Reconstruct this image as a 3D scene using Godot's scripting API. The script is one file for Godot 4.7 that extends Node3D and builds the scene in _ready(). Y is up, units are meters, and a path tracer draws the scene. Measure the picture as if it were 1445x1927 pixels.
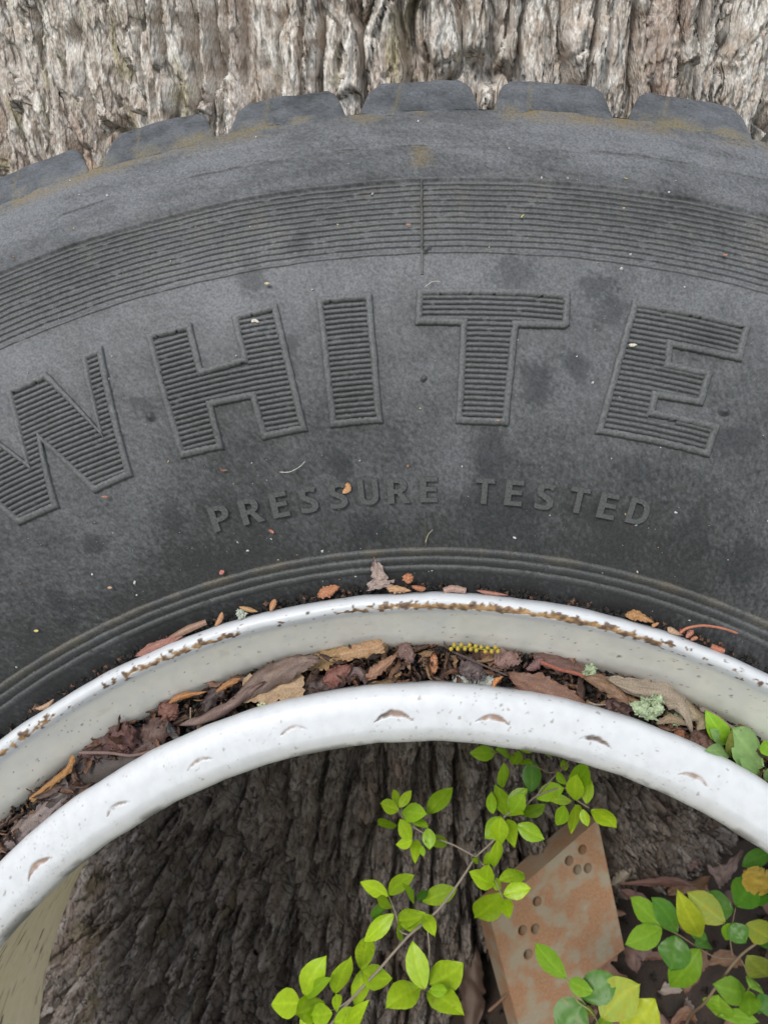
extends Node3D
# A weathered lorry tyre on a white demountable rim, leaning on an oak trunk; leaf litter in the rim gutter, privet sprigs and a cored clay block behind it.

const LEAN := 34.0
const CENTRE_Y := 0.4656
const TYRE_R := 0.5224
var rng := RandomNumberGenerator.new()
var tyre_at: Transform3D           # wheel axis frame: x right, y up the tyre, z out of its face
var wall_table := PackedFloat32Array()
var n_cloud: FastNoiseLite
var n_mid: FastNoiseLite
var n_fine: FastNoiseLite
var n_line: FastNoiseLite
var rubber: StandardMaterial3D
var paint: StandardMaterial3D
var dead_leaf: StandardMaterial3D
var green_leaf: StandardMaterial3D
var bark_mat: StandardMaterial3D
var soil_mat: StandardMaterial3D
var wood: StandardMaterial3D
var stains := [[5.08, 410.4, 11], [10.19, 397.7, 9], [6.59, 368.7, 10], [4.35, 341.3, 14], [-1.76, 348.6, 8], [9.18, 406.0, 7], [18.53, 362.0, 10], [-17.09, 333.8, 7], [-22.98, 335.1, 7], [-7.52, 388.0, 6], [15.40, 394.6, 7], [18.17, 325.1, 10], [-5.54, 338.5, 7], [5.39, 321.6, 22], [13.55, 340.4, 8], [-27.12, 318.9, 9], [-8.89, 414.8, 8], [-4.27, 313.6, 10], [22.09, 322.3, 14], [-16.91, 377.7, 7], [8.93, 376.7, 7], [-6.44, 426.1, 6]]


func _ready() -> void:
	rng.seed = 20240
	tyre_at = Transform3D(Basis(Vector3.RIGHT, -deg_to_rad(LEAN)), Vector3(0, CENTRE_Y, 0))
	# camera
	var cam := Camera3D.new()
	cam.name = "camera"
	add_child(cam)
	var lens := CameraAttributesPhysical.new()
	lens.frustum_focal_length = 18.017
	lens.frustum_near = 0.02
	lens.frustum_far = 600.0
	lens.frustum_focus_distance = 0.36
	lens.exposure_aperture = 13.0
	cam.attributes = lens
	cam.fov = 67.33
	cam.near = 0.02
	cam.far = 600.0
	cam.transform = tyre_at * Transform3D(Basis.from_euler(Vector3(deg_to_rad(5.8817), deg_to_rad(3.4129), deg_to_rad(-0.3497))), Vector3(0.0018, 0.2889, 0.4173))
	cam.current = true
	# overcast sky
	var env := Environment.new()
	env.background_mode = Environment.BG_SKY
	var sky_mat := ProceduralSkyMaterial.new()
	sky_mat.sky_top_color = Color(0.88, 0.915, 0.965)
	sky_mat.sky_horizon_color = Color(0.94, 0.95, 0.965)
	sky_mat.sky_curve = 0.2
	sky_mat.ground_bottom_color = Color(0.30, 0.29, 0.26)
	sky_mat.ground_horizon_color = Color(0.55, 0.56, 0.55)
	var sky := Sky.new()
	sky.sky_material = sky_mat
	env.sky = sky
	env.background_energy_multiplier = 1.0
	env.tonemap_mode = Environment.TONE_MAPPER_LINEAR
	env.tonemap_exposure = 1.28
	env.sdfgi_enabled = true
	env.ssao_enabled = true
	env.ssil_enabled = true
	var we := WorldEnvironment.new()
	we.name = "world_environment"
	we.environment = env
	add_child(we)
	# soft sun through the cloud, from above and a little to the left
	var sun := DirectionalLight3D.new()
	sun.name = "sun"
	sun.light_energy = 0.6
	sun.light_angular_distance = 15.0
	sun.light_color = Color(1.0, 0.985, 0.965)
	sun.shadow_enabled = true
	add_child(sun)
	sun.look_at_from_position(Vector3(-1.1, 3.1, 2.5), Vector3.ZERO, Vector3.UP)

	n_cloud = nz(11, 11.0, 3)
	n_mid = nz(12, 60.0, 3)
	n_fine = nz(13, 420.0, 2)
	n_line = nz(14, 30.0, 3)
	materials()
	fill_wall_table()
	build_ground()
	build_trunk()
	build_backdrop()
	build_tyre()
	build_rim()
	build_clay_block()
	build_gutter_soil()
	build_litter()
	build_plants()
	build_ground_litter()
	build_dust()


# ---------------------------------------------------------------- helpers
func nz(s: int, freq: float, oct := 3) -> FastNoiseLite:
	var n := FastNoiseLite.new()
	n.seed = s
	n.noise_type = FastNoiseLite.TYPE_SIMPLEX_SMOOTH
	n.frequency = freq
	n.fractal_octaves = oct
	return n


func cells(s: int, kind: int) -> FastNoiseLite:
	var n := FastNoiseLite.new()
	n.seed = s
	n.noise_type = FastNoiseLite.TYPE_CELLULAR
	n.frequency = 1.0
	n.fractal_type = FastNoiseLite.FRACTAL_NONE
	n.cellular_distance_function = FastNoiseLite.DISTANCE_EUCLIDEAN
	n.cellular_return_type = kind
	n.cellular_jitter = 0.95
	return n


func grain(s: int, freq: float, lo: float, hi: float, oct := 4, size := 512) -> ImageTexture:
	var n := nz(s, freq, oct)
	var im := n.get_seamless_image(size, size)
	var bytes := im.get_data()
	for i in bytes.size():
		bytes[i] = int(clampf(lerpf(lo, hi, bytes[i] / 255.0), 0.0, 1.0) * 255.0)
	var o := Image.create_from_data(size, size, false, Image.FORMAT_L8, bytes)
	return ImageTexture.create_from_image(o)


func mat(called: String, rough: float, tex: Texture2D = null, scale := 10.0, bump := 0.0, btex: Texture2D = null) -> StandardMaterial3D:
	var m := StandardMaterial3D.new()
	m.resource_name = called
	m.vertex_color_use_as_albedo = true
	m.roughness = rough
	m.cull_mode = BaseMaterial3D.CULL_DISABLED
	m.uv1_triplanar = true
	m.uv1_triplanar_sharpness = 4.0
	m.uv1_scale = Vector3.ONE * scale
	if tex:
		m.albedo_texture = tex
	if bump > 0.0:
		m.heightmap_enabled = true
		m.heightmap_texture = btex if btex else tex
		m.heightmap_scale = bump
	return m


func materials() -> void:
	var g1 := grain(31, 0.16, 0.72, 1.16)
	var g2 := grain(32, 0.03, 0.96, 1.02)
	var g3 := grain(33, 0.10, 0.45, 1.35, 5)
	rubber = mat("rubber", 0.60, g1, 9.0, 0.016)
	rubber.metallic_specular = 0.45
	paint = mat("white_paint", 0.40, g2, 9.0, 0.0012, g1)
	dead_leaf = mat("dead_leaf", 0.62, g1, 16.0, 0.03)
	dead_leaf.backlight_enabled = true
	dead_leaf.backlight = Color(0.25, 0.15, 0.08)
	green_leaf = mat("green_leaf", 0.42, g2, 20.0, 0.012, g1)
	green_leaf.backlight_enabled = true
	green_leaf.backlight = Color(0.75, 0.85, 0.25)
	bark_mat = mat("bark", 0.93, bark_grain(false), 5.0, 0.26, bark_grain(true))
	bark_mat.metallic_specular = 0.3
	bark_mat.uv1_scale = Vector3(4.6, 1.5, 4.6)
	soil_mat = mat("soil", 0.9, g3, 12.0, 0.15)
	wood = mat("stem", 0.75, g1, 14.0, 0.03)


func bark_grain(relief: bool) -> ImageTexture:
	# fibrous, flaking surface: thin cracks between small flakes over a lengthwise grain
	var c1 := cells(35, FastNoiseLite.RETURN_DISTANCE2_SUB)
	c1.frequency = 0.032
	c1.domain_warp_enabled = true
	c1.domain_warp_amplitude = 18.0
	c1.domain_warp_frequency = 0.02
	var c2 := cells(36, FastNoiseLite.RETURN_CELL_VALUE)
	c2.frequency = 0.05
	var a := c1.get_seamless_image(1024, 1024, false, false, 0.1, false).get_data()
	var b := nz(37, 0.16, 4).get_seamless_image(1024, 1024).get_data()
	var d := c2.get_seamless_image(1024, 1024, false, false, 0.1, false).get_data()
	var e := nz(38, 0.012, 3).get_seamless_image(1024, 1024).get_data()
	for i in a.size():
		var crack := lerpf(1.0, smoothstep(0.01, 0.13, a[i] / 255.0), smoothstep(0.24, 0.60, e[i] / 255.0))
		var g := b[i] / 255.0
		var v := (0.45 + 0.55 * crack) * (0.62 + 0.5 * g) * (0.85 + 0.2 * d[i] / 255.0) if relief else (0.60 + 0.40 * crack) * (0.68 + 0.46 * g) * (0.93 + 0.09 * d[i] / 255.0)
		a[i] = int(clampf(v, 0.0, 1.0) * 255.0)
	return ImageTexture.create_from_image(Image.create_from_data(1024, 1024, false, Image.FORMAT_L8, a))


func grid(p: PackedVector3Array, c: PackedColorArray, nu: int, nv: int, closed := false, flip := false) -> ArrayMesh:
	var nrm := PackedVector3Array()
	nrm.resize(p.size())
	var s := -1.0 if flip else 1.0
	for i in nu:
		var ia := i - 1
		var ib := i + 1
		if closed:
			ia = (ia + nu) % nu
			ib = ib % nu
		else:
			ia = maxi(ia, 0)
			ib = mini(ib, nu - 1)
		for j in nv:
			var du := p[ib * nv + j] - p[ia * nv + j]
			var dv := p[i * nv + mini(j + 1, nv - 1)] - p[i * nv + maxi(j - 1, 0)]
			var n := du.cross(dv) * s
			var l := n.length()
			nrm[i * nv + j] = n / l if l > 1e-14 else Vector3(0, 0, 1)
	var idx := PackedInt32Array()
	var fu := nu if closed else nu - 1
	idx.resize(fu * (nv - 1) * 6)
	var k := 0
	for i in fu:
		var a := i * nv
		var b := ((i + 1) % nu) * nv
		for j in nv - 1:
			if flip:
				idx[k] = a + j; idx[k + 1] = b + j; idx[k + 2] = a + j + 1
				idx[k + 3] = b + j; idx[k + 4] = b + j + 1; idx[k + 5] = a + j + 1
			else:
				idx[k] = a + j; idx[k + 1] = a + j + 1; idx[k + 2] = b + j
				idx[k + 3] = b + j; idx[k + 4] = a + j + 1; idx[k + 5] = b + j + 1
			k += 6
	var arr := []
	arr.resize(Mesh.ARRAY_MAX)
	arr[Mesh.ARRAY_VERTEX] = p
	arr[Mesh.ARRAY_NORMAL] = nrm
	arr[Mesh.ARRAY_COLOR] = c
	arr[Mesh.ARRAY_INDEX] = idx
	var m := ArrayMesh.new()
	m.add_surface_from_arrays(Mesh.PRIMITIVE_TRIANGLES, arr)
	return m


func obj(called: String, mesh: Mesh, m: Material, parent: Node3D = null, at := Transform3D()) -> MeshInstance3D:
	var o := MeshInstance3D.new()
	o.name = called
	o.mesh = mesh
	o.material_override = m
	o.transform = at
	put(o, parent, called)
	return o


var taken := {}
func put(o: Node3D, parent: Node3D, called: String) -> void:
	if parent:
		parent.add_child(o, true)
		return
	taken[called] = taken.get(called, -1) + 1
	if taken[called] > 0:
		o.name = "%s_%03d" % [called, taken[called]]
	add_child(o, true)


func tag(o: Node3D, label: String, category: String, group := "") -> Node3D:
	o.set_meta("label", label)
	o.set_meta("category", category)
	if group:
		o.set_meta("group", group)
	return o


func base(called: String, at: Transform3D, label: String, category: String) -> Node3D:
	var o := Node3D.new()
	o.name = called
	o.transform = at
	put(o, null, called)
	return tag(o, label, category)


func points(a: Array, k := 0.001) -> PackedVector3Array:
	var p := PackedVector3Array()
	for i in a.size() / 3:
		p.append(Vector3(a[i * 3], a[i * 3 + 1], a[i * 3 + 2]) * k)
	return p


func spline(p: PackedVector3Array, n: int) -> PackedVector3Array:
	var o := PackedVector3Array()
	var last := p.size() - 1
	for i in n:
		var t := float(i) / (n - 1) * last
		var k := mini(int(t), last - 1)
		var a := p[maxi(k - 1, 0)]
		if k == 0:
			a = p[0] * 2.0 - p[1]
		var d := p[mini(k + 2, last)]
		if k + 2 > last:
			d = p[last] * 2.0 - p[last - 1]
		o.append(p[k].cubic_interpolate(p[k + 1], a, d, t - k))
	return o


func tube(p: PackedVector3Array, r0: float, r1: float, col: Color, col2: Color, sides := 8, bumpy := 0.12) -> ArrayMesh:
	var n := p.size()
	var v := PackedVector3Array()
	var c := PackedColorArray()
	var ref := Vector3(0.3, 0.2, 1).normalized()
	for i in n:
		var t := (p[mini(i + 1, n - 1)] - p[maxi(i - 1, 0)]).normalized()
		var b := t.cross(ref).normalized()
		var q := b.cross(t)
		var f := float(i) / (n - 1)
		var r := lerpf(r0, r1, f)
		if i == 0 or i == n - 1:
			r *= 0.35
		for s in sides + 1:
			var a := TAU * (s % sides) / sides
			var rr := r * (1.0 + bumpy * n_mid.get_noise_3d(p[i].x * 40 + a, p[i].y * 40, p[i].z * 40))
			v.append(p[i] + (b * cos(a) + q * sin(a)) * rr)
			c.append(col.lerp(col2, clampf(0.5 + n_mid.get_noise_3d(p[i].x * 6, p[i].y * 6, p[i].z * 6 + a * 0.02) * 1.2, 0, 1)))
	return grid(v, c, n, sides + 1, false, true)


func fill_wall_table() -> void:
	var pr := [0.280, 0.289, 0.297, 0.305, 0.330, 0.360, 0.390, 0.4185, 0.447, 0.470, 0.489, 0.5224]
	var pz := [0.088, 0.094, 0.101, 0.107, 0.120, 0.130, 0.1345, 0.1356, 0.133, 0.124, 0.1136, 0.085]
	wall_table.resize(1001)
	for i in 1001:
		var r := 0.26 + i * 0.00028
		var k := 0
		while k < 10 and r > pr[k + 1]:
			k += 1
		var t: float = clampf((r - pr[k]) / (pr[k + 1] - pr[k]), -1.0, 1.0)
		var h: float = pr[k + 1] - pr[k]
		var m0: float = (pz[k + 1] - pz[maxi(k - 1, 0)]) / (pr[k + 1] - pr[maxi(k - 1, 0)]) * h
		var m1: float = (pz[mini(k + 2, 11)] - pz[k]) / (pr[mini(k + 2, 11)] - pr[k]) * h
		var t2 := t * t
		var t3 := t2 * t
		wall_table[i] = (2 * t3 - 3 * t2 + 1) * pz[k] + (t3 - 2 * t2 + t) * m0 + (-2 * t3 + 3 * t2) * pz[k + 1] + (t3 - t2) * m1


func wall_z(r: float) -> float:
	var f := clampf((r - 0.26) / 0.00028, 0.0, 999.0)
	var i := int(f)
	return lerpf(wall_table[i], wall_table[i + 1], f - i)


func lift(th: float, r: float) -> float:
	var x := r * sin(th)
	var y := r * cos(th)
	var h := n_mid.get_noise_2d(x, y) * 0.00035 + n_cloud.get_noise_2d(x, y) * 0.0008
	if r > 0.44:
		var w := n_line.get_noise_2d(th * 0.5, 3.0) * 0.0009 + n_line.get_noise_2d(th * 5.0, 7.0) * 0.00025
		h -= 0.0012 * (0.4 + 0.6 * smoothstep(-0.2, 0.3, n_line.get_noise_2d(th * 0.4, 31.0))) * exp(-pow((r - 0.4662 - w) / 0.00055, 2.0))
		h += 0.0009 * exp(-pow((r - 0.4484) / 0.0009, 2.0))
		w = n_line.get_noise_2d(th * 0.7, 9.0) * 0.003
		var on := clampf(n_line.get_noise_2d(th * 0.3, 21.0) * 4.0, 0.0, 1.0)
		h -= 0.0014 * on * exp(-pow((r - 0.4765 - w) / 0.0006, 2.0))
	var e := n_line.get_noise_2d(th * 2.0, 40.0) * 0.0005
	h -= 0.0005 * smoothstep(0.4172, 0.4188, r) * (1.0 - smoothstep(0.4466 + e, 0.4476 + e, r))
	return h


func on_wall(th: float, r: float, h: float) -> Vector3:
	return Vector3(r * sin(th), r * cos(th), wall_z(r) + lift(th, r) + h)


func rubber_colour(th: float, r: float) -> Color:
	var x := r * sin(th)
	var y := r * cos(th)
	var a := n_cloud.get_noise_2d(x + 3.0, y)
	var b := n_mid.get_noise_2d(x, y + 2.0)
	var f := n_fine.get_noise_2d(x, y)
	var bloom_and_light := exp(-pow((r - 0.412) / 0.022, 2.0)) * 0.42 + smoothstep(0.440, 0.475, r) * 0.40  # pale rubber bloom plus painted sky light on mid band and shoulder
	bloom_and_light -= smoothstep(0.345, 0.30, r) * 0.30  # shading of the lower wall, put into the rubber colour
	var streaks := n_line.get_noise_2d(th * 0.35, r * 3.2 + 5.0)
	var t := 0.33 + 0.38 * a + 0.16 * b + 0.42 * f + bloom_and_light + streaks * 0.35 * smoothstep(0.43, 0.45, r)
	var c := Color(0.040, 0.041, 0.040).lerp(Color(0.162, 0.165, 0.174), clampf(t, 0.0, 1.0))
	for s in stains:
		var d := r * (th - deg_to_rad(s[0])) * 1000.0
		if absf(d) < 24.0:
			d = sqrt(d * d + pow(r * 1000.0 - s[1], 2.0)) + b * 4.5 + f * 2.5
			if d < s[2]:
				c = c.lerp(Color(0.030, 0.032, 0.036), 0.62 * smoothstep(0.0, 0.7, 1.0 - d / s[2]))
	var moss := smoothstep(0.4775, 0.489, r) * clampf(0.15 + a * 1.4 + b * 1.1 + f * 0.5, 0.0, 1.0)
	moss = maxf(moss, clampf(1.0 - absf(th - 0.0 + b * 0.004) / 0.013, 0.0, 1.0) * smoothstep(0.452, 0.457, r) * (1.0 - smoothstep(0.464, 0.469, r)) * 0.7)
	moss = maxf(moss, exp(-pow((r - 0.3052) / 0.0012, 2.0)) * clampf(0.35 + b * 1.5, 0.0, 1.0) * 0.55)
	moss = maxf(moss, exp(-pow((r - 0.436) / 0.014, 2.0)) * clampf(b * 1.3 + a * 0.8, 0.0, 1.0) * 0.22)
	return c.lerp(Color(0.20, 0.145, 0.055), moss * 0.75)


func turns(fine: float, reach: float, coarse: float) -> PackedFloat32Array:
	var a := PackedFloat32Array()
	var n := int(2.0 * reach / fine)
	for i in n:
		a.append(deg_to_rad(-reach + i * fine))
	n = int((360.0 - 2.0 * reach) / coarse)
	for i in n:
		a.append(deg_to_rad(reach + i * (360.0 - 2.0 * reach) / n))
	return a


# ---------------------------------------------------------------- tyre
func build_tyre() -> void:
	var foot := tyre_at * Transform3D(Basis(), Vector3(0, -TYRE_R, -0.085))
	var tyre := base("truck_tyre", foot, "big weathered black lorry tyre with WHITE moulded on its ribbed sidewall, leaning on the oak", "tyre")
	var inn := Transform3D(Basis(), Vector3(0, TYRE_R, 0.085))
	# sidewall
	var ths := turns(0.16, 66.0, 3.0)
	var rs := PackedFloat32Array()
	var r := 0.282
	while r < 0.4895:
		rs.append(r)
		var close := absf(r - 0.4180) < 0.0016 or absf(r - 0.4471) < 0.0018 or absf(r - 0.4662) < 0.003
		r += 0.0004 if close else 0.0011
	rs.append(0.4900)
	var p := PackedVector3Array()
	var c := PackedColorArray()
	for th in ths:
		var vis := absf(th) < 1.16
		for q in rs:
			p.append(on_wall(th, q, 0.0))
			c.append(rubber_colour(th, q))
	obj("sidewall", grid(p, c, ths.size(), rs.size(), true), rubber, tyre, inn)
	# casing: tread base, rear wall and bead
	p = PackedVector3Array()
	c = PackedColorArray()
	var shape := [[0.282, 0.089], [0.279, 0.07], [0.276, 0.03]]
	var back := [[0.4898, 0.1128], [0.4892, 0.108], [0.488, 0.09], [0.487, 0.03], [0.487, -0.03], [0.488, -0.09], [0.489, -0.1136], [0.470, -0.124], [0.447, -0.133], [0.4185, -0.1356], [0.39, -0.1345], [0.36, -0.130], [0.33, -0.120], [0.305, -0.107], [0.289, -0.094], [0.280, -0.088]]
	var t2 := turns(0.75, 66.0, 3.0)
	for th in t2:
		for s in back:
			var rr: float = s[0] + n_line.get_noise_3d(sin(th) * 0.5, cos(th) * 0.5, s[1]) * 0.0008
			p.append(Vector3(rr * sin(th), rr * cos(th), s[1]))
			c.append(Color(0.075, 0.07, 0.06).lerp(Color(0.13, 0.10, 0.05), clampf(n_cloud.get_noise_3d(sin(th), cos(th), s[1]) + 0.3, 0, 1)))
	obj("casing", grid(p, c, t2.size(), back.size(), true), rubber, tyre, inn)
	# tread lugs
	for k in 55:
		var mid := deg_to_rad(-0.1 + k * 360.0 / 55.0)
		obj("tread_lug", lug(mid), rubber, tyre, inn)
	# concentric ribs of the upper band and of the bead
	var t3 := turns(0.22, 66.0, 3.0)
	for k in 12:
		obj("sidewall_rib", ring(t3, 0.4203 + k * 0.00232, 0.00060, 0.0008, k), rubber, tyre, inn)
	for k in 3:
		obj("bead_rib", ring(t3, 0.2982 + k * 0.0034, 0.0011, 0.0013, 30 + k), rubber, tyre, inn)
	obj("edge_rib", ring(t3, 0.4174, 0.0006, 0.0006, 40), rubber, tyre, inn)
	# mould seams and vent pips
	for s in [[0.02, 0.4085, 0.4475], [0.02, 0.3065, 0.3175], [-37.0, 0.3240, 0.3420]]:
		p = PackedVector3Array()
		c = PackedColorArray()
		for i in 40:
			var q: float = lerpf(s[1], s[2], i / 39.0)
			var th: float = deg_to_rad(s[0]) + n_mid.get_noise_2d(q * 3.0, 5.0) * 0.0006
			var up := 0.0019 if q > 0.4188 and q < 0.4466 else 0.0006
			for e in [[-0.00075, -0.0004], [-0.0003, up], [0.0003, up], [0.00075, -0.0004]]:
				p.append(on_wall(th + e[0] / q, q, e[1]))
				c.append(rubber_colour(th, q).lerp(Color(0.12, 0.115, 0.08), 0.35))
		obj("mould_seam", grid(p, c, 40, 4, false, true), rubber, tyre, inn)
	for s in [[0.03, 368.9, 2], [0.24, 418.6, 3], [-16.42, 371.6, 3], [17.31, 370.8, 3], [15.72, 334.9, 2.2]]:
		p = PackedVector3Array()
		c = PackedColorArray()
		for i in 14:
			var a := TAU * i / 14.0
			for e in [[1.25, -0.3], [1.0, 0.25], [0.62, 0.42], [0.5, 0.95], [0.22, 1.1], [0.0, 1.1]]:
				var rad: float = s[2] * 0.00062 * e[0] * (1.0 + 0.15 * sin(a * 2.0 + s[0]))
				var q: float = s[1] * 0.001 + rad * cos(a)
				p.append(on_wall(deg_to_rad(s[0]) + rad * sin(a) / q, q, e[1] * 0.00052 * s[2]))
				c.append(Color(0.075, 0.077, 0.08))
		obj("vent_pip", grid(p, c, 14, 6, true, true), rubber, tyre, inn)
	# the big ribbed letters
	for item in letters():
		big_letter(item[1], tyre, inn)
	# the small raised lettering PRESSURE TESTED
	var font := SystemFont.new()
	font.font_names = PackedStringArray(["Droid Sans"])
	font.font_weight = 700
	for item in [["P", -14.21, 328.5], ["R", -11.99, 328.3], ["E", -10.01, 328.4], ["S", -7.97, 328.4], ["S", -5.92, 328.5], ["U", -3.84, 328.7], ["R", -1.76, 328.5], ["E", 0.26, 328.6], ["T", 4.04, 328.5], ["E", 6.00, 328.6], ["S", 8.08, 328.5], ["T", 10.32, 328.9], ["E", 12.24, 328.7], ["D", 14.28, 329.1]]:
		var tm := TextMesh.new()
		tm.text = item[0]
		tm.font = font
		tm.font_size = 64
		tm.pixel_size = 0.0100 / (0.714 * 64)
		tm.depth = 0.0032
		tm.curve_step = 1.0
		var box := tm.get_aabb()
		var th := deg_to_rad(item[1])
		var q: float = item[2] * 0.001
		var slope := (wall_z(q + 0.004) - wall_z(q - 0.004)) / 0.008
		var turn := Basis(Vector3(0, 0, 1), -th) * Basis(Vector3(1, 0, 0), atan(slope))
		var wide := 1.16 if item[0] in ["E", "P", "R", "S"] else 1.02
		var o := obj("small_letter", tm, letter_mat(), tyre, inn * Transform3D(turn * Basis.from_scale(Vector3(wide, 1, 1)), on_wall(th, q, 0.0)) * Transform3D(Basis(), -Vector3(box.get_center().x, box.get_center().y, 0.0)))
		o.set_meta("label", "small raised letter " + item[0])


var letter_material: StandardMaterial3D
func letter_mat() -> StandardMaterial3D:
	if letter_material == null:
		letter_material = rubber.duplicate()
		letter_material.vertex_color_use_as_albedo = false
		letter_material.albedo_color = Color(0.090, 0.094, 0.090).linear_to_srgb()
		letter_material.uv1_scale = Vector3.ONE * 11.0
	return letter_material


func letters() -> Array:
	return [
		["W", [-19.16, 402.2, -17.82, 402.6, -18.66, 352.6, -21.39, 351.6, -22.95, 376.7, -23.79, 351.9, -26.53, 352.2, -29.45, 403.2, -26.82, 404.8, -24.33, 372.9, -23.69, 400.7, -21.22, 401.1, -19.56, 373.8]],
		["H", [-15.33, 402.3, -12.72, 401.6, -12.68, 383.4, -10.39, 384.2, -10.48, 401.0, -7.91, 402.3, -7.26, 353.2, -10.15, 352.6, -10.31, 368.4, -12.58, 368.7, -12.64, 352.5, -15.46, 353.2]],
		["I", [-5.74, 402.3, -2.75, 402.4, -2.54, 353.3, -5.78, 353.2]],
		["T", [-0.28, 402.8, 7.86, 403.1, 8.02, 390.9, 7.78, 389.4, 5.25, 388.5, 5.18, 352.4, 1.97, 352.4, 2.12, 388.7, -0.42, 389.1]],
		["E", [11.14, 403.5, 17.30, 403.9, 17.38, 389.4, 13.70, 388.8, 13.77, 383.3, 16.08, 383.4, 16.06, 370.5, 13.54, 369.6, 13.55, 365.2, 17.30, 365.7, 17.32, 353.5, 10.46, 353.3]],
	]


func ring(ths: PackedFloat32Array, r0: float, half: float, high: float, k: int) -> ArrayMesh:
	var p := PackedVector3Array()
	var c := PackedColorArray()
	for th in ths:
		var nib := n_line.get_noise_2d(th * 1.6, 60.0 + k * 3.1)
		var hh := high * (1.0 - 0.75 * smoothstep(0.40, 0.52, nib)) * (1.0 + 0.15 * nib)
		var rr := r0 + n_line.get_noise_2d(th * 0.8, 90.0 + k * 2.3) * 0.00022
		var col := rubber_colour(th, rr).lerp(Color(0.13, 0.132, 0.13), 0.45)
		for e in [[-1.5, -0.0004], [-0.75, hh * 0.8], [0.0, hh], [0.75, hh * 0.8], [1.5, -0.0004]]:
			p.append(on_wall(th, rr + half * e[0], e[1]))
			c.append(col)
	return grid(p, c, ths.size(), 5, true)


func lug(mid: float) -> ArrayMesh:
	var vis := absf(wrapf(mid, -PI, PI)) < 1.1
	var path := [[0.4870, 0.1146, 0.0], [0.4890, 0.1139, 0.02], [0.4940, 0.1109, 0.2], [0.5000, 0.1074, 0.45], [0.5058, 0.1038, 0.7], [0.5105, 0.1008, 0.9], [0.5122, 0.0990, 0.97], [0.5135, 0.0965, 1.0], [0.5141, 0.0930, 1.0], [0.5150, 0.06, 1.0], [0.5155, 0.02, 1.0], [0.5155, -0.02, 1.0], [0.5150, -0.06, 1.0], [0.5135, -0.0965, 1.0], [0.5058, -0.1038, 0.7], [0.4870, -0.1146, 0.0]]
	if vis:
		var finer := []
		for k in path.size() - 1:
			var parts := 5 if k > 0 and k < 6 else 1
			for j in parts:
				var t := float(j) / parts
				finer.append([lerpf(path[k][0], path[k + 1][0], t), lerpf(path[k][1], path[k + 1][1], t), lerpf(path[k][2], path[k + 1][2], t)])
		finer.append(path[-1])
		path = finer
	var w0 := deg_to_rad(2.90) * (1.0 + rng.randf_range(-0.02, 0.02))
	var w1 := deg_to_rad(2.22) * (1.0 + rng.randf_range(-0.03, 0.03))
	var skew := rng.randf_range(-0.002, 0.002)
	var n := 41 if vis else 9
	var p := PackedVector3Array()
	var c := PackedColorArray()
	for i in n + 4:
		var s := clampf((i - 2.0) / (n - 1.0) * 2.0 - 1.0, -1.0, 1.0)
		for e in path:
			var w := lerpf(w0, w1, e[2]) * (1.0 - 0.30 * clampf((0.095 - e[1]) / 0.06, 0.0, 1.0))
			var a: float = mid + skew * e[2] + s * w
			var q: float = e[0]
			var z: float = e[1]
			var cor := smoothstep(0.80, 1.0, absf(s)) * smoothstep(0.5, 1.0, e[2])
			q -= cor * cor * 0.0020
			if i < 1 or i > n + 2:         # foot of the side wall, sunk in the groove floor
				q = minf(q, 0.4865)
				a += signf(s) * 0.003
				z *= 0.985
			elif i == 1 or i == n + 2:
				a += signf(s) * 0.0008
				q -= 0.0012 * e[2]
				z -= signf(z) * 0.0006
			a -= 0.34 * clampf(0.094 - z, 0.0, 0.09)
			var x := q * sin(a)
			var y := q * cos(a)
			var b := n_mid.get_noise_3d(x, y, z)
			var f := n_fine.get_noise_3d(x, y, z)
			var bump := b * 0.0006 - smoothstep(0.45, 0.7, n_mid.get_noise_3d(x * 3.0, y * 3.0, z * 3.0)) * 0.0012 + n_cloud.get_noise_3d(x, y, z) * 0.001
			p.append(Vector3(x, y + bump * 0.5, z + bump))
			var t := 0.46 + n_cloud.get_noise_3d(x + 5.0, y, z) * 0.6 + b * 0.55 + f * 0.40
			var col := Color(0.044, 0.048, 0.052).lerp(Color(0.140, 0.147, 0.160), clampf(t, 0, 1))
			var moss := (1.0 - smoothstep(0.0, 0.35, e[2] + f * 0.25)) * clampf(0.0 + b * 1.6 + n_cloud.get_noise_3d(x, y + 7.0, z) * 1.6, 0, 1)
			moss = maxf(moss, 0.55 * exp(-pow((s + 0.42) * 30.0 + b * 2.0, 2.0)))
			if i < 2 or i > n + 1:
				moss = maxf(moss, clampf(0.45 + b, 0, 1))
			c.append(col.lerp(Color(0.19, 0.15, 0.07), moss * 0.75))
	return grid(p, c, n + 4, path.size(), false, false)


func polar(v: Vector2) -> Vector2:
	return Vector2(atan2(v.x, v.y), v.length())


func inset(pl: PackedVector2Array, d: float) -> PackedVector2Array:
	var o := PackedVector2Array()
	var n := pl.size()
	for i in n:
		var a := (pl[i] - pl[(i + n - 1) % n]).normalized()
		var b := (pl[(i + 1) % n] - pl[i]).normalized()
		var na := Vector2(a.y, -a.x)      # inward for a clockwise outline
		var nb := Vector2(b.y, -b.x)
		var m := (na + nb).normalized()
		o.append(pl[i] + m * minf(d / maxf(m.dot(na), 0.05), d * 1.9))
	return o


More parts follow.
